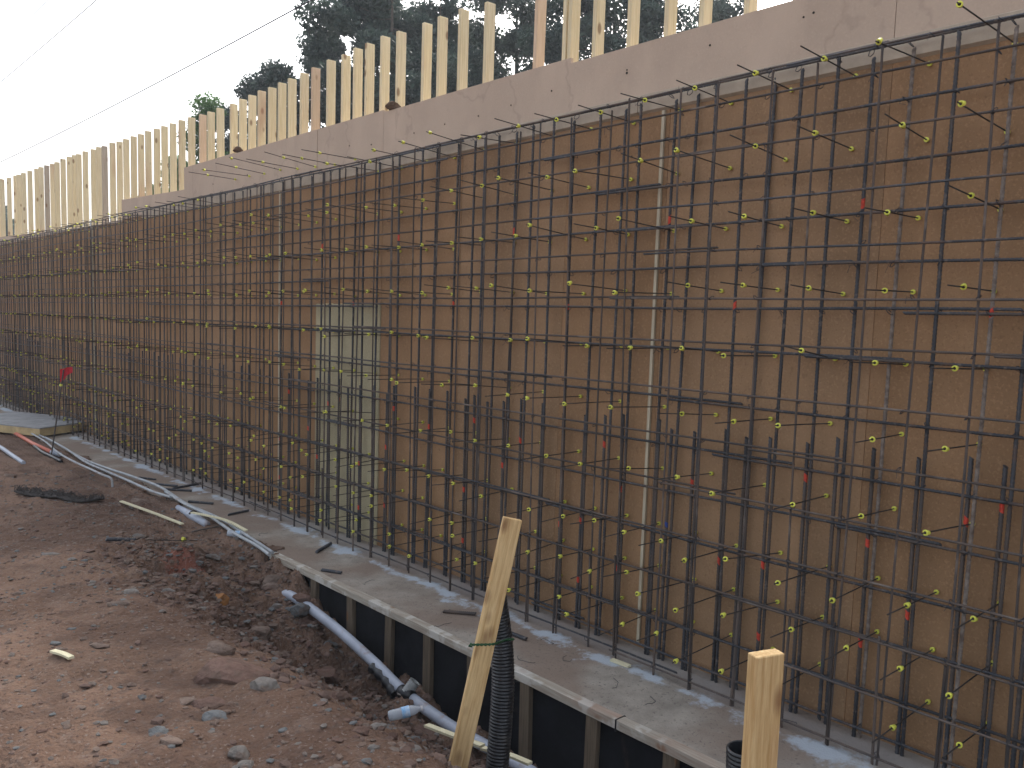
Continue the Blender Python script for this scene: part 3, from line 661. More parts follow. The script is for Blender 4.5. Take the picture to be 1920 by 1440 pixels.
ORD = lambda n: f"{n}{'th' if 10 < n % 100 < 14 else {1: 'st', 2: 'nd', 3: 'rd'}.get(n % 10, 'th')}"
ROWN = ['top row', 'second row down', 'third row down', 'fourth row down', 'fifth row down', 'sixth row down', 'seventh row down', 'third row from the bottom', 'second row from the bottom', 'bottom row']
TH = [3.59, 3.20, 2.83, 2.44, 2.07, 1.69, 1.29, .90, .60, .31]
ties = []
for r, h in enumerate(TH):
    y = 1.60 if r < 7 else 1.445; st = .39 if r < 7 else .30; c = 1
    while y < 23.2:
        hh = h
        if r == 0 and y > 7.1: hh = 3.73 + .1 * float(sm(7.1, 10, y)) if y < 10.4 else 3.57
        if not (r > 6 and random.random() < .06): ties.append((r, c, y + random.gauss(0, .006), hh + random.gauss(0, .008))); c += 1
        y += st
ties.sort(key=lambda t: t[2]); near_t, far_t = ties[:300], ties[300:]
for r, c, y, h in near_t:
    out = random.random()
    fx = -.555 + random.uniform(-.02, .01) if out < .32 else -.375 + random.gauss(0, .025)
    pitch = random.gauss(.05, .035) if r < 7 else random.gauss(0, .04); yaw = random.gauss(0, .03)
    xb = 4.549 if not (7.0 < y < 8.24 and h < 2.35) else 4.541
    if h > 3.63: xb = 4.525
    t = thing('snap_tie', f'snap tie with yellow cones, {ORD(c)} from the right, {ROWN[r]}', 'snap tie', (xb, y, Z(h, y)), (0, pitch, yaw), 'snap ties through the wall form')
    for me, nm, x in ((rodm, 'rod', 0), (c_back, 'cone', -.0205), (c_front, 'cone', fx)):
        o = bpy.data.objects.new(nm, me); COL.objects.link(o); o.parent = t; o.location = (x, 0, 0); o.rotation_euler = (random.uniform(0, 6), 0, 0) if nm == 'rod' else (random.uniform(0, 6), random.gauss(0, .25) if nm == 'cone' and me is c_front else 0, random.gauss(0, .25) if me is c_front else 0)
# far ties, one mass
bm = bmesh.new()
for r, c, y, h in far_t:
    p = Vector((4.53, y, Z(h, y))); q = p + Vector((-.57, random.gauss(0, .02), random.gauss(.02, .02))); tube(bm, [p, q], .0035, 4, False)
    for tt, rr in ((.03, .013), (random.choice((.66, .66, .95)), .015)):
        a = p.lerp(q, tt); b = p.lerp(q, tt - .05 if tt > .1 else tt + .03); tube(bm, [a, b], rr, 6, True, 1, radf=lambda i, rr=rr: rr * (1 if i == 0 else .6))
me = matl(bm_mesh('distant_snap_ties', bm), M['rod'], M['yel']); o = link('snap_tie', me); tag(o, 'mass of distant yellow coned snap ties at the far end of the wall', 'snap ties', kind='stuff')
# ------------------------------------------------------------------ stakes and corrugated pipes
def lumber(name, bottom, top, w, d, face_dir, m, label, cat='stake'):
    """2x4 from bottom to top, wide face turned towards face_dir"""
    b = Vector(bottom); t = Vector(top); ax = (t - b).normalized(); fd = Vector(face_dir); fd = (fd - ax * fd.dot(ax)).normalized(); wd = ax.cross(fd)
    L = (t - b).length; bm = bmesh.new(); box(bm, -w / 2, w / 2, -d / 2, d / 2, 0, L, jit=.0006); bmesh.ops.subdivide_edges(bm, edges=[e for e in bm.edges if e.calc_length() > .5], cuts=10); bevelled(bm, .0025)
    me = bm_mesh(name, bm); o = link(name, me, m); o.matrix_world = Matrix((wd, fd, ax)).transposed().to_4x4(); o.location = b
    R = Matrix((wd, fd, ax)).transposed(); o.matrix_world = Matrix.Translation(b) @ R.to_4x4(); tag(o, label, cat); return o
top1 = Vector(depth_pt(961, 972, 4.05)); bot1 = Vector(depth_pt(840, 1520, 4.0))
cdir = (Vector(CAM) - top1); cdir.z = 0; cdir.normalize()
f1 = Matrix.Rotation(math.radians(14), 3, 'Z') @ cdir
lumber('wooden_stake', bot1, top1, .089, .038, f1, M['stake'], 'leaning pine stake tied to a black corrugated pipe in the trench')
top2 = Vector(depth_pt(1437, 1224, 2.2)); bot2 = Vector((top2.x, top2.y, Z(ground_at(top2.x, top2.y) - .25, top2.y)))
c2 = (Vector(CAM) - top2); c2.z = 0; c2.normalize(); f2 = Matrix.Rotation(math.radians(41), 3, 'Z') @ c2
lumber('wooden_stake', bot2, top2, .089, .038, f2, M['stake'], 'upright squared pine stake at the bottom right of the view')
def corrugated(name, pts, r, label, hollow_top=False):
    path = smooth_path(pts, 12); # resample
    L = sum((b - a).length for a, b in zip(path, path[1:])); pitch = .0165; n = int(L / (pitch / 4)); res = []; seg = 0; acc = 0
    cum = [0]
    for a, b in zip(path, path[1:]): cum.append(cum[-1] + (b - a).length)
    j = 0
    for i in range(n + 1):
        s = L * i / n
        while j < len(path) - 2 and cum[j + 1] < s: j += 1
        t = (s - cum[j]) / max(1e-6, cum[j + 1] - cum[j]); res.append(path[j].lerp(path[j + 1], t))
    bm = bmesh.new(); rf = lambda i: r * (1.0, 1.0, .90, .90)[i % 4]
    rings = tube(bm, res, r, 20, False, radf=rf)
    # wall thickness and open mouth
    inner = tube(bm, res[-40:], r * .84, 20, False)
    for k in range(20): bm.faces.new((rings[-1][k], inner[-1][k], inner[-1][(k + 1) % 20], rings[-1][(k + 1) % 20]))
    bm.faces.new(inner[0]); bmesh.ops.recalc_face_normals(bm, faces=bm.faces)
    o = link(name, bm_mesh(name, bm), M['corr']); tag(o, label, 'pipe'); return o
cp = [Vector(depth_pt(x, y, z)) for x, y, z in ((925, 1540, 4.25), (932, 1440, 4.25), (938, 1370, 4.25), (943, 1280, 4.25), (941, 1215, 4.25), (935, 1165, 4.24), (928, 1118, 4.22))]
corrugated('corrugated_pipe', cp, .0575, 'black corrugated drain pipe standing tied behind the leaning stake')
m0 = Vector(depth_pt(1392, 1402, 3.0)); corrugated('corrugated_pipe', [m0 + Vector((.05, -.02, -.75)), m0 + Vector((.03, 0, -.4)), m0 + Vector((.01, 0, -.15)), m0], .055, 'black corrugated pipe end opening upward behind the upright stake')
# twine
bm = bmesh.new(); A = [Vector(depth_pt(x, y, z)) for x, y, z in ((886, 1209, 3.97), (905, 1209, 3.965), (925, 1208, 3.97), (938, 1204, 4.10), (950, 1200, 4.17), (963, 1199, 4.22))]
P = smooth_path(A, 8)
for ph in (0, PI): tube(bm, [p + Vector((0, 0, .004 * math.sin(i * 1.1 + ph))) + Vector((-.003 * math.cos(i * 1.1 + ph), 0, 0)) for i, p in enumerate(P)], .0035, 5)
k0 = P[0]; tube(bm, [k0, k0 + Vector((-.01, -.0, .008)), k0 + Vector((-.012, .01, -.006)), k0 + Vector((.0, .0, -.008))], .005, 5)
tag(link('twine', bm_mesh('twine', bm), M['twine']), 'green braided twine binding the leaning stake to the corrugated pipe', 'twine')
# ------------------------------------------------------------------ PVC drain in the trench
def HP(X, y, h): return Vector((X, y, Z(h, y)))
pvc = thing('drain_pipe', 'grey white plastic drain pipe lying along the trench bottom', 'pipe', HP(3.45, 5.3, -.36))
pp = [HP(3.44, 6.86, -.30), HP(3.45, 6.68, -.185), HP(3.45, 5.97, -.24), HP(3.45, 5.34, -.35), HP(3.45, 4.91, -.445), HP(3.45, 4.35, -.49), HP(3.45, 3.75, -.475), HP(3.46, 3.1, -.49), HP(3.47, 1.5, -.5)]
bm = bmesh.new(); tube(bm, smooth_path(pp, 8), .040, 20); pobj('pipe', bm, M['pvc'], pvc, True)
bm = bmesh.new(); sp = smooth_path([HP(3.42, 5.30, -.375), HP(3.425, 5.12, -.42), HP(3.41, 4.98, -.475)], 6)
tube(bm, sp, .05, 14, False, radf=lambda i: .040 + .008 * math.sin(i * 2.1)); pobj('torn_sleeve', bm, M['corr'], pvc, True)
fc = HP(3.43, 4.86, -.44)
bm = bmesh.new(); tube(bm, [fc + Vector((-.0, .07, .0)), fc + Vector((0, .04, .0)), fc + Vector((0, -.05, 0))], .052, 20); pobj('coupling', bm, M['corr'], pvc, True)
bm = bmesh.new(); a0 = fc + Vector((.0, 0, .02)); ax_ = Vector((.35, -.15, .5)).normalized(); pts = [a0 + ax_ * (i * .008) for i in range(13)]
r1 = tube(bm, pts, .04, 18, False, radf=lambda i: (.043, .037)[i % 2]); r2 = tube(bm, pts[6:], .032, 18, False)
for k in range(18): bm.faces.new((r1[-1][k], r2[-1][k], r2[-1][(k + 1) % 18], r1[-1][(k + 1) % 18]))
bm.faces.new(r2[0]); M['clr'] = mat('milky_plastic_stub', (.30, .31, .30), .4, var=.3, scale=25, bump=.1); pobj('branch_stub', bm, M['clr'], pvc)
# ------------------------------------------------------------------ conduits, laths, offcuts
def along_ground(pix, dz, r, name, m, label, cat='conduit', n=8, extra=None, seg=10, grp=None):
    pts = [GP(x, y, dz) for x, y in pix]
    if extra: pts += extra(pts)
    bm = bmesh.new(); tube(bm, smooth_path(pts, seg), r, n); o = link(name, bm_mesh(name, bm), m); tag(o, label, cat, grp); return o
def on_h(pix, h): return [Vector(on_plane_h(x, y, h)) for x, y in pix]
def conduit(pix, h, r, m, label, name='conduit', extra=None):
    pts = [Vector(on_plane_h(x, y, hh)) for (x, y), hh in zip(pix, h)]
    if extra: pts += extra(pts)
    bm = bmesh.new(); tube(bm, smooth_path(pts, 8), r, 10); tag(link(name, bm_mesh(name, bm), m), label, 'conduit', 'conduits along the footing')
conduit([(72, 815), (110, 834), (160, 862), (201, 878), (247, 893), (300, 913), (350, 945), (413, 973), (467, 1007), (511, 1036)], [.05] * 7 + [.045, .04, .035], .017, M['conduit'], 'longest grey conduit following the footing to the edge form')
conduit([(85, 820), (125, 842), (160, 866), (200, 884), (240, 901), (285, 921), (320, 932)], [.06] * 7, .016, M['conduit'], 'second grey conduit lying just left of the longest one')
conduit([(310, 922), (345, 944), (393, 968), (440, 1000), (480, 1022), (505, 1040)], [.05] * 6, .016, M['conduit'], 'short grey conduit doubled beside the longest one near the form')
conduit([(60, 813), (85, 828), (110, 849), (140, 866), (175, 882), (192, 890)], [.07, .07, .07, .08, .10, .12], .014, M['conduit'], 'thin conduit with its end bent down into the dirt', extra=lambda p: [p[-1] + Vector((.05, -.16, -.02)), p[-1] + Vector((.06, -.20, -.09)), p[-1] + Vector((.06, -.2, -.30))])
conduit([(-20, 828), (0, 838), (22, 853), (44, 868)], [.10, .09, .07, .04], .030, M['pvc'], 'short fat white pipe piece at the left edge of the dirt', 'conduit')
op = thing('conduit', 'orange and grey conduit emerging from under the plywood pallet', 'conduit', GP(60, 835), group='conduits along the footing')
bm = bmesh.new(); tube(bm, [GP(20, 812, .05), GP(62, 836, .05), GP(97, 852, .05)], .030, 12); pobj('orange_length', bm, M['orange'], op)
bm = bmesh.new(); tube(bm, [GP(97.5, 852.3, .05), GP(112, 858, .05)], .036, 12); pobj('grey_socket', bm, M['pvc'], op)
along_ground([(64, 838), (80, 850), (95, 858), (115, 866)], .02, .025, 'hose', M['corr'], 'short black hose lying beside the orange conduit', 'hose')
# broken pipe chunk
bp_ = thing('broken_pipe', 'broken length of white pipe half buried with a black band', 'pipe', GP(360, 975))
bm = bmesh.new(); tube(bm, [GP(334, 958, .02), GP(360, 974, .03), GP(388, 990, .01)], .045, 14, True, radf=lambda i: (.03, .046, .036)[i]); pobj('pipe', bm, M['pvc'], bp_, True)
bm = bmesh.new(); tube(bm, [GP(361, 974.5, .032), GP(364, 976, .032)], .049, 14, True); pobj('band', bm, M['corr'], bp_)
def strip(pts, w, t, m, label, name='lath', cat='lath'):
    bm = bmesh.new(); P_ = smooth_path(pts, 6); rings = []
    for i, p in enumerate(P_):
        d = (P_[min(i + 1, len(P_) - 1)] - P_[max(i - 1, 0)]); d.normalize(); s_ = d.cross(Vector((0, 0, 1))).normalized(); u = s_.cross(d)
        rings.append([bm.verts.new(p + s_ * a * w / 2 + u * b) for a, b in ((-1, 0), (1, 0), (1, t), (-1, t))])
    for a, b in zip(rings, rings[1:]):
        for k in range(4): bm.faces.new((a[k], a[(k + 1) % 4], b[(k + 1) % 4], b[k]))
    bm.faces.new(rings[0]); bm.faces.new(rings[-1][::-1]); bmesh.ops.recalc_face_normals(bm, faces=bm.faces)
    return tag(link(name, bm_mesh(name, bm), m), label, cat)
strip([GP(227, 947, .03), GP(285, 968, .03), GP(342, 989, .03)], .038, .012, M['lath'], 'straight pale lath lying on open dirt')
strip([HP(*on_plane_h(360, 962, .09)[:2], .09), HP(*on_plane_h(390, 968, .10)[:2], .10), HP(*on_plane_h(425, 977, .09)[:2], .09), HP(*on_plane_h(462, 996, .06)[:2], .06)], .036, .012, M['lath'], 'bent pale lath lying across the grey conduits')
strip([HP(3.10, 4.36, -.10), HP(3.30, 3.98, -.16), HP(3.36, 3.72, -.28)], .034, .012, M['lath'], 'pale lath poking out left of the leaning stake') if False else None
la = [Vector(depth_pt(x, y, z)) for x, y, z in ((800, 1362, 4.75), (855, 1383, 4.55), (905, 1401, 4.4))]
strip(la, .036, .013, M['lath'], 'pale lath in the trench passing behind the leaning stake')
la = [Vector(depth_pt(x, y, z)) for x, y, z in ((905, 1405, 4.6), (952, 1417, 4.42), (994, 1434, 4.30))]
strip(la, .034, .013, M['lath'], 'pale lath end showing right of the corrugated pipe')
strip([GP(99, 1236, .012), GP(118, 1243, .014), GP(134, 1251, .012)], .030, .012, M['lath'], 'short wood scrap on the near left dirt', 'wood_scrap', 'wood scrap')
strip([HP(*on_plane_h(1147, 1237, .01)[:2], .004), HP(*on_plane_h(1180, 1250, .01)[:2], .006)], .035, .014, M['lath'], 'pale wood shim on the footing beside a rebar foot', 'wood_shim', 'wood scrap')
OFF = [((376, 906), (323, 916), .013, 'longest dark rebar offcut on the footing by the bar feet'), ((292, 899), (260, 895), .011, 'farthest rebar offcut on the footing behind the conduit'), ((332, 911), (290, 907), .012, 'rebar offcut touching the longest conduit from the footing side'), ((359, 920), (310, 917), .012, 'rebar offcut just nearer than the longest offcut'), ((400, 944), (353, 940), .012, 'dark rebar offcut level with the straight lath end'), ((466, 957), (428, 965), .011, 'lone slanted rebar offcut mid footing'), ((620, 1019), (593, 1035), .013, 'slanted rebar offcut beside the whitened bar feet'), ((641, 1074), (603, 1068), .012, 'rebar offcut beside the edge form near a brown stone'), ((893, 1151), (831, 1146), .012, 'brown rebar offcut pointing at the leaning stake from the left'), ((986, 1198), (955, 1186), .012, 'rebar offcut showing right of the corrugated pipe')]
for i, (a, b, r, lab) in enumerate(OFF):
    p, q = Vector(on_plane_h(*a, .015)), Vector(on_plane_h(*b, .015)); L = (p - q).length
    me = matl(rebar_mesh('rebar_offcut', L, r * 1.05, 'z', .016, 8), M['thin'] if i in (8,) else M['bar']); o = link('rebar_offcut', me)
    d = (p - q).normalized(); o.rotation_mode = 'QUATERNION'; o.rotation_quaternion = d.to_track_quat('Z', 'Y'); o.location = q; tag(o, lab, 'rebar offcut', 'rebar offcuts on the footing')
def offcut(p, q, r, lab, m):
    L = (p - q).length; me = matl(rebar_mesh('rebar_offcut', L, r, 'z', .016, 8), m); o = link('rebar_offcut', me); o.rotation_mode = 'QUATERNION'; o.rotation_quaternion = (p - q).normalized().to_track_quat('Z', 'Y'); o.location = q; tag(o, lab, 'rebar offcut', 'rebar offcuts on the dirt')
offcut(GP(254, 1025, .015), GP(199, 1023, .015), .017, 'thick black rebar offcut lying on open dirt', M['bar'])
offcut(GP(418, 993, .02), GP(359, 1001, .02), .008, 'thin rusty rod on dirt near the upper bottle', M['thin'])
offcut(GP(314, 942, .05), GP(280, 926, .03), .009, 'thin dark bar on dirt behind the straight lath', M['bar'])
offcut(GP(952, 1190, .0), GP(890, 1160, .0), .012, 'red tipped bar end by the stake', M['thin']) if False else None
# cone rod on the dirt
st = thing('snap_tie', 'loose snap tie with two yellow cones lying on the dirt', 'snap tie', GP(290, 1020, .02))
bm = bmesh.new(); ra, rb = GP(240, 1020, .03), GP(370, 1019, .025); tube(bm, [ra, rb], .0035, 6); pobj('rod', bm, M['rod'], st)
for px, py in ((245, 1018), (342, 1013)):
    p = GP(px, py, .03); d = (rb - ra).normalized(); bm = bmesh.new(); tube(bm, [p, p + d * .008, p + d * .032], .02, 12, True, radf=lambda i: (.022, .021, .012)[i]); pobj('cone', bm, M['yel'], st)
# flagged rod
fp = GP(94, 856); ft = Vector(on_wall(119, 694, fp.x + .10))
fl = thing('marker_rod', 'leaning steel marker rod with a red flag and yellow cap', 'marker', fp)
bm = bmesh.new(); tube(bm, [fp - Vector((0, 0, .1)), fp.lerp(ft, .5) + Vector((.01, 0, 0)), ft], .011, 8); pobj('rod', bm, M['thin'], fl)
bm = bmesh.new(); u = Vector((-.55, .75, 0)).normalized(); n_ = 7
g = []
for i in range(n_ + 1):
    t = i / n_; g.append([ft + u * (-.20 * t + .06) * 1 + Vector((.02 * math.sin(t * 7), .02 * math.sin(t * 9), .01 + .05 * t * .3 - s_ * (.19 * (1 - .55 * t)) + .03 * t)) for s_ in (0, .33, .66, 1)])
vv = [[bm.verts.new(p) for p in r_] for r_ in g]
for a, b in zip(vv, vv[1:]):
    for k in range(3): bm.faces.new((a[k], a[k + 1], b[k + 1], b[k]))
bmesh.ops.solidify(bm, geom=list(bm.faces), thickness=.003); pobj('flag', bm, M['flag'], fl)
bm = bmesh.new(); cpt = fp.lerp(ft, .82); tube(bm, [cpt, cpt + Vector((0, 0, .03))], .022, 10); pobj('yellow_cap', bm, M['yel'], fl)
# plywood pallet at far left
pb = on_plane_h(74, 806, .16)
pl_ = thing('plywood_platform', 'low plywood topped timber platform at the far left of the footing', 'platform', HP(3.35, 16.4, 0.05))
a_ = Vector(on_plane_h(74, 808, .13)); dirx = Vector((-1, -.25, 0)).normalized() if False else Vector(on_plane_h(0, 800, .13) - on_plane_h(74, 808, .13)).normalized(); diry = Vector((-dirx.y, dirx.x, 0)); diry = diry if diry.y > 0 else -diry
def slab(o_, w, d, z0, z1, inset=0.0):
    bm = bmesh.new(); vs = [bm.verts.new(o_ + dirx * (inset + i * (w - 2 * inset)) + diry * (inset + j * (d - 2 * inset)) + Vector((0, 0, z))) for i in (0, 1) for j in (0, 1) for z in (z0, z1)]
    for f in ((0, 1, 3, 2), (4, 6, 7, 5), (0, 4, 5, 1), (2, 3, 7, 6), (0, 2, 6, 4), (1, 5, 7, 3)): bm.faces.new([vs[i] for i in f])
    bmesh.ops.recalc_face_normals(bm, faces=bm.faces); return bm
pobj('plywood_top', slab(a_, 2.4, 1.25, .03, .05), M['plytop'], pl_)
pobj('timber_frame', slab(a_, 2.4, 1.25, -.10, .029, .01), M['ply'], pl_)
# rolled mesh lying on the dirt
def mesh_roll():
    pts = [GP(x, y, .03) for x, y in ((32, 928), (70, 932), (110, 938), (150, 942), (186, 938))]; P_ = smooth_path(pts, 14); bm = bmesh.new(); n = 22; rings = []
    for i, p in enumerate(P_):
        t = i / (len(P_) - 1); r = .025 + .030 * math.sin(PI * min(1, t * 1.1 + .05)) + .03 * (t > .75) * (t - .75) * 4
        d = (P_[min(i + 1, len(P_) - 1)] - P_[max(i - 1, 0)]).normalized(); s_ = d.cross(Vector((0, 0, 1))).normalized()
        rings.append([bm.verts.new(p + (s_ * math.cos(2 * PI * k / n) * 1.5 + Vector((0, 0, 1)) * math.sin(2 * PI * k / n) * .45) * r * (1 + .25 * mn.noise(Vector((i * .35, math.cos(2 * PI * k / n) * 2, math.sin(2 * PI * k / n) * 2))))) for k in range(n)])
    for a, b in zip(rings, rings[1:]):
        for k in range(n): bm.faces.new((a[k], a[(k + 1) % n], b[(k + 1) % n], b[k])).smooth = True
    bm.faces.new(rings[0]); bm.faces.new(rings[-1])
    for _ in range(150):
        i = random.randrange(len(P_)); a = rings[i][random.randrange(n)].co; i2 = max(0, min(len(P_) - 1, i + random.randint(-9, 9))); b = rings[i2][random.randrange(n)].co
        md = (a + b) / 2 + Vector((random.gauss(0, .02), random.gauss(0, .02), .04 + random.random() * .03)); tube(bm, smooth_path([a, md, b], 3), .003, 3, False)
    tag(link('mesh_roll', bm_mesh('mesh_roll', bm), M['net']), 'crumpled roll of dark mesh lying on the left dirt', 'mesh roll')
mesh_roll()
# water bottles
def bottle(px, py, ang, lab, L=.20, P=None, tilt=.12):
    p = P or GP(px, py, .035); t = thing('water_bottle', lab, 'bottle', p, (0, tilt, ang), 'discarded water bottles')
    prof = [(0, .012), (.004, .028), (.03, .0315), (.045, .029), (.06, .0315), (.075, .029), (.12, .031), (.135, .029), (.15, .028), (.172, .016), (.182, .0125), (.19, .0125)]
    bm = bmesh.new(); tube(bm, [(x - .09, 0, 0) for x, r in prof], .03, 18, True, radf=lambda i: prof[i][1] * (1 + .04 * math.sin(i * 3))); link('body', bm_mesh('body', bm), M['bottle'], t, smooth=True)
    bm = bmesh.new(); tube(bm, [(-.012, 0, 0), (.034, 0, 0)], .0325, 18, False); link('label', bm_mesh('label', bm), M['label'], t, smooth=True)
    bm = bmesh.new(); tube(bm, [(.098, 0, 0), (.112, 0, 0)], .0145, 14, True); link('cap', bm_mesh('cap', bm), M['cap'], t)
bottle(443, 1010, -.5, 'crushed water bottle beside the conduits near the edge form')
bottle(755, 1337, -.45, 'clear water bottle with blue label in the trench below the pipe', P=Vector(depth_pt(757, 1336, 4.95)), tilt=-.15)
# wire scraps
SCR = [(708, 1090, 'footing opposite the fifth post'), (823, 1148, 'footing left of the brown rebar offcut'), (850, 1170, 'footing below the brown rebar offcut'), (1025, 1210, 'footing right of the corrugated pipe'), (1065, 1228, 'footing beside the small nail'), (975, 1228, 'edge form top right of the corrugated pipe'), (1200, 1320, 'rough concrete near the board splice'), (1140, 1290, 'footing where the rough concrete begins'), (1486, 1362, 'footing right of the upright stake'), (505, 1000, 'footing beside the first whitened bar feet')]
for i, (px, py, w) in enumerate(SCR):
    c = Vector(on_plane_h(px, py, .008)); bm = bmesh.new(); a = random.uniform(0, 6); pts = []
    for k in range(7):
        a += random.uniform(-.2, 1.0); c = c + Vector((math.cos(a), math.sin(a), 0)) * random.uniform(.012, .035); pts.append(c + Vector((0, 0, random.uniform(0, .012))))
    tube(bm, smooth_path(pts, 5), .0017, 5); tag(link('wire_scrap', bm_mesh('wire_scrap', bm), M['wire']), f'curled scrap of tie wire on the {w}', 'wire scrap', 'tie wire scraps')
# ------------------------------------------------------------------ trees
def tree(base, H, crown, lm, label, seed, n_leaf=9000, leaf=.10, spread=1.0, name='tree', low=.35, clump=.55):
    rs = random.Random(seed); nr = np.random.default_rng(seed)
    t = thing(name, label, 'tree', base, group='trees beyond the wall form')
    bm = bmesh.new(); lean = Vector((rs.gauss(0, .03), rs.gauss(0, .03), 1)); tp = [Vector((0, 0, -.4))]
    for k in range(1, 9): tp.append(Vector((lean.x * H * k / 8 + rs.gauss(0, .05), lean.y * H * k / 8 + rs.gauss(0, .05), H * .96 * k / 8)))
    tube(bm, smooth_path(tp, 3), .2, 9, True, radf=lambda i: max(.015, .018 * H * (1 - i / 25.0)))
    tips = []
    nb = int(H * 2.6)
    for k in range(nb):
        f = low + (1 - low) * (k + rs.random()) / nb; o = Vector((lean.x * H * f, lean.y * H * f, H * .96 * f)); a = rs.uniform(0, 2 * PI)
        prof = math.sin(PI * min(1, max(.08, ((f - low) / (1 - low)) * .82 + .16))) ** .7
        L = crown * prof * rs.uniform(.55, 1.1); e = o + Vector((math.cos(a) * L, math.sin(a) * L, L * rs.uniform(.05, .55)))
        mid = o.lerp(e, .5) + Vector((0, 0, -.08 * L)); br = smooth_path([o, mid, e], 4); r0 = .004 * H * (1.1 - f) + .012
        tube(bm, br, .03, 5, False, radf=lambda i, r0=r0: max(.006, r0 * (1 - i / 9.0)))
        tips.append((e, 1.0)); tips.append((o.lerp(e, .72) + Vector((rs.gauss(0, .25), rs.gauss(0, .25), rs.uniform(0, .3))), .85))
        if L > 1.2:
            for _ in range(2):
                e2 = o.lerp(e, rs.uniform(.4, .8)) + Vector((rs.gauss(0, .5), rs.gauss(0, .5), rs.uniform(-.1, .6))); tube(bm, [o.lerp(e, .4), e2], .012, 4, False); tips.append((e2, .8))
    link('trunk', bm_mesh('trunk', bm), M['bark'], t)
    # leaf clusters
    C = np.array([list(p) for p, _ in tips]); W = np.array([w for _, w in tips]); R = clump * W * nr.uniform(.55, 1.25, len(W)) * spread
    idx = nr.choice(len(C), n_leaf, p=R ** 2 / (R ** 2).sum()); d = nr.normal(size=(n_leaf, 3)); d /= np.linalg.norm(d, axis=1)[:, None]
    rad = nr.random(n_leaf) ** .45; P_ = C[idx] + d * (rad * R[idx])[:, None] * np.array([1, 1, .72])
    a = nr.normal(size=(n_leaf, 3)); a /= np.linalg.norm(a, axis=1)[:, None]; b = np.cross(a, nr.normal(size=(n_leaf, 3))); b /= np.linalg.norm(b, axis=1)[:, None]
    s1 = leaf * nr.uniform(.5, 1.2, n_leaf)[:, None]; s2 = s1 * nr.uniform(.25, .6, n_leaf)[:, None]
    V = np.stack([P_ - a * s1, P_ + b * s2, P_ + a * s1, P_ - b * s2], 1).reshape(-1, 3); Fi = np.arange(n_leaf * 4).reshape(-1, 4)
    me = bpy.data.meshes.new('crown'); me.vertices.add(len(V)); me.vertices.foreach_set('co', V.ravel()); me.loops.add(Fi.size); me.loops.foreach_set('vertex_index', Fi.ravel().astype(np.int32)); me.polygons.add(len(Fi)); me.polygons.foreach_set('loop_start', np.arange(0, Fi.size, 4)); me.update(calc_edges=True)
    link('crown', me, M[lm], t); return t
def tree_at(px, top_py, zc, crown, lm, label, seed, **k):
    k['n_leaf'] = int(k['n_leaf'] * 2.6); k['leaf'] = k.get('leaf', .1) * 1.1; k['clump'] = k.get('clump', .55) * 1.25; crown *= 1.05
    tp = depth_pt(px, top_py, zc); gz = 2.7 + S * min(tp[1], 60); H = (tp[2] - gz) * 1.05
    tree((tp[0], tp[1], gz), H, crown, lm, label, seed, **k)
tree_at(380, 204, 34, 1.1, 'leaf3', 'small fresh green tree showing between the middle studs', 1, n_leaf=4500, leaf=.09, low=.05)
tree_at(446, 160, 36, 1.35, 'leaf', 'round topped dark tree left of the big tree group', 2, n_leaf=7000, leaf=.09, low=.25, clump=.5)
tree_at(500, 225, 42, 1.9, 'leaf2', 'low dull green tree behind the studs between the round tree and the group', 14, n_leaf=6000, leaf=.1, low=.1)
tree_at(528, 130, 31, .6, 'leaf', 'thin dark tree at the left edge of the tree group', 3, n_leaf=5000, leaf=.09, low=.3, clump=.45)
tree_at(603, 78, 33, 1.55, 'leaf', 'bushy dark tree stepping up to the tallest trees', 4, n_leaf=13000, leaf=.10, low=.2, clump=.6)
tree_at(745, -60, 30, 2.5, 'leaf', 'tallest dense dark pine above the centre left studs', 5, n_leaf=21000, leaf=.10, low=.2, clump=.6)
tree_at(690, 15, 36, 1.9, 'leaf2', 'airy grey green tree on the left shoulder of the tallest pine', 6, n_leaf=9000, leaf=.10, low=.25)
tree_at(835, -10, 32, 1.9, 'leaf', 'dark pine just right of the tallest one', 7, n_leaf=13000, leaf=.10, low=.15, clump=.6)
tree_at(905, 70, 36, 1.6, 'leaf2', 'shorter grey green tree filling the gap beside the dark pine', 8, n_leaf=8000, leaf=.10, low=.1)
tree_at(985, -60, 33, 2.0, 'leaf2', 'tall loose grey green tree above the centre studs', 9, n_leaf=12000, leaf=.10, low=.15, spread=1.0)
tree_at(1080, -90, 31, 1.9, 'leaf', 'tall dark tree behind the doubled stud', 10, n_leaf=12000, leaf=.10, low=.12)
tree_at(1175, -90, 33, 2.1, 'leaf2', 'tall feathery tree right of the doubled stud', 11, n_leaf=11000, leaf=.10, low=.12)
tree_at(1275, -70, 32, 2.0, 'leaf', 'dark tree above the right end of the visible studs', 12, n_leaf=11000, leaf=.10, low=.1)
tree_at(1375, -50, 34, 1.9, 'leaf2', 'last loose tree at the right before the boards hide the sky', 13, n_leaf=9000, leaf=.10, low=.1)
tree_at(318, 305, 45, 1.4, 'leaf3', 'low bush like tree glimpsed between the left studs', 15, n_leaf=5000, leaf=.10, low=.05)
tree_at(-6, 395, 55, 1.6, 'leaf2', 'distant tree at the far left end of the wall form', 16, n_leaf=3500, leaf=.14, low=.05)
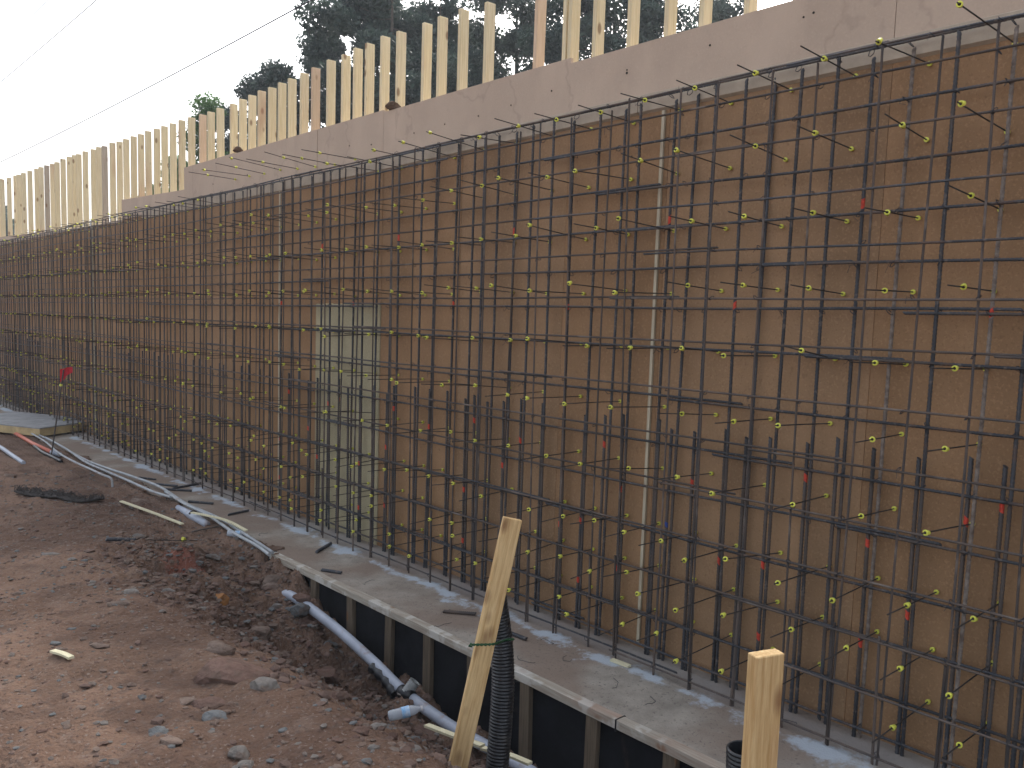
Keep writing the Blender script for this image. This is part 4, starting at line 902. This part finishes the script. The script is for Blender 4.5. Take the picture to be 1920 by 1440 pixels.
# ------------------------------------------------------------------ overhead lines
def wire_line(px, py, z, r, label, sag=.5):
    rr = ray(px, py); P_ = CAM + rr * ((z - EYE) / rr[2]); X0 = P_[0]; y0, y1 = P_[1] - 30, P_[1] + 45; pts = []
    for i in range(61):
        t = i / 60; y = y0 + (y1 - y0) * t; pts.append((X0, y, z + S * (y - P_[1]) - sag * (1 - (2 * t - 1) ** 2) + sag * (1 - (2 * 30 / 75 - 1) ** 2)))
    bm = bmesh.new(); tube(bm, pts, r, 6); tag(link('overhead_wire', bm_mesh('overhead_wire', bm), M['wire']), label, 'overhead wire', 'overhead wires')
wire_line(380, 110, 8.5, .016, 'thickest overhead wire crossing just above the studs')
wire_line(100, 70, 10.0, .014, 'lone thin overhead wire above the thickest one')
wire_line(64, 32, 10.8, .012, 'lower thin wire of the highest pair')
wire_line(64, 26, 11.0, .012, 'upper thin wire of the highest pair')
# ------------------------------------------------------------------ light
w = bpy.data.worlds.new('World'); scene.world = w; w.use_nodes = True; N = w.node_tree.nodes; L = w.node_tree.links
bg = N['Background']; sky = N.new('ShaderNodeTexSky'); sky.sky_type = 'NISHITA'; sky.sun_disc = False
EL, AZ = 40, 62      # azimuth measured from +Y towards +X (behind the wall)
sky.sun_elevation = math.radians(EL); sky.sun_rotation = math.radians(AZ); sky.air_density = 1.0; sky.dust_density = 5.0; sky.ozone_density = 1.0
hs = N.new('ShaderNodeHueSaturation'); hs.inputs['Saturation'].default_value = .42; L.new(sky.outputs[0], hs.inputs['Color']); L.new(hs.outputs[0], bg.inputs['Color']); bg.inputs['Strength'].default_value = .15
sl = bpy.data.lights.new('sun', 'SUN'); sl.energy = 1.0; sl.angle = math.radians(12); sl.color = (1, .95, .88); so = bpy.data.objects.new('sun', sl); COL.objects.link(so)
d = Vector((math.cos(math.radians(EL)) * math.sin(math.radians(AZ)), math.cos(math.radians(EL)) * math.cos(math.radians(AZ)), math.sin(math.radians(EL))))
so.rotation_mode = 'QUATERNION'; so.rotation_quaternion = d.to_track_quat('Z', 'Y'); so.location = (20, 20, 30)
bm = bmesh.new(); box(bm, -430, 430, -430, 450, -9, 24); bmesh.ops.recalc_face_normals(bm, faces=bm.faces)  # thin volume box added mostly to imitate veiling lens glare on distant parts
hm = bpy.data.materials.new('veil_haze'); hm.use_nodes = True; hn = hm.node_tree.nodes; hn.remove(hn['Principled BSDF'])
pv = hn.new('ShaderNodeVolumePrincipled'); pv.inputs['Color'].default_value = (.88, .94, 1, 1); pv.inputs['Density'].default_value = .0013
hm.node_tree.links.new(pv.outputs[0], hn['Material Output'].inputs['Volume']); tag(link('haze', bm_mesh('haze', bm), hm), 'pale haze added to the air, mostly imitating lens veil glare', kind='stuff')
# ------------------------------------------------------------------ camera
cd = bpy.data.cameras.new('camera'); co = bpy.data.objects.new('camera', cd); COL.objects.link(co); scene.camera = co
cd.sensor_width = 36; cd.lens = F / 1920 * 36; cd.clip_end = 2000; cd.clip_start = .05
right = R3 @ np.array([1, 0, 0]); upv = R3 @ np.array([0, -1, 0]); back = R3 @ np.array([0, 0, -1])
co.matrix_world = Matrix(((right[0], upv[0], back[0], 0), (right[1], upv[1], back[1], 0), (right[2], upv[2], back[2], EYE), (0, 0, 0, 1)))
vs = scene.view_settings; vs.view_transform = 'Standard'; vs.look = 'None'; vs.gamma = 1; vs.exposure = 1.55; vs.use_curve_mapping = False
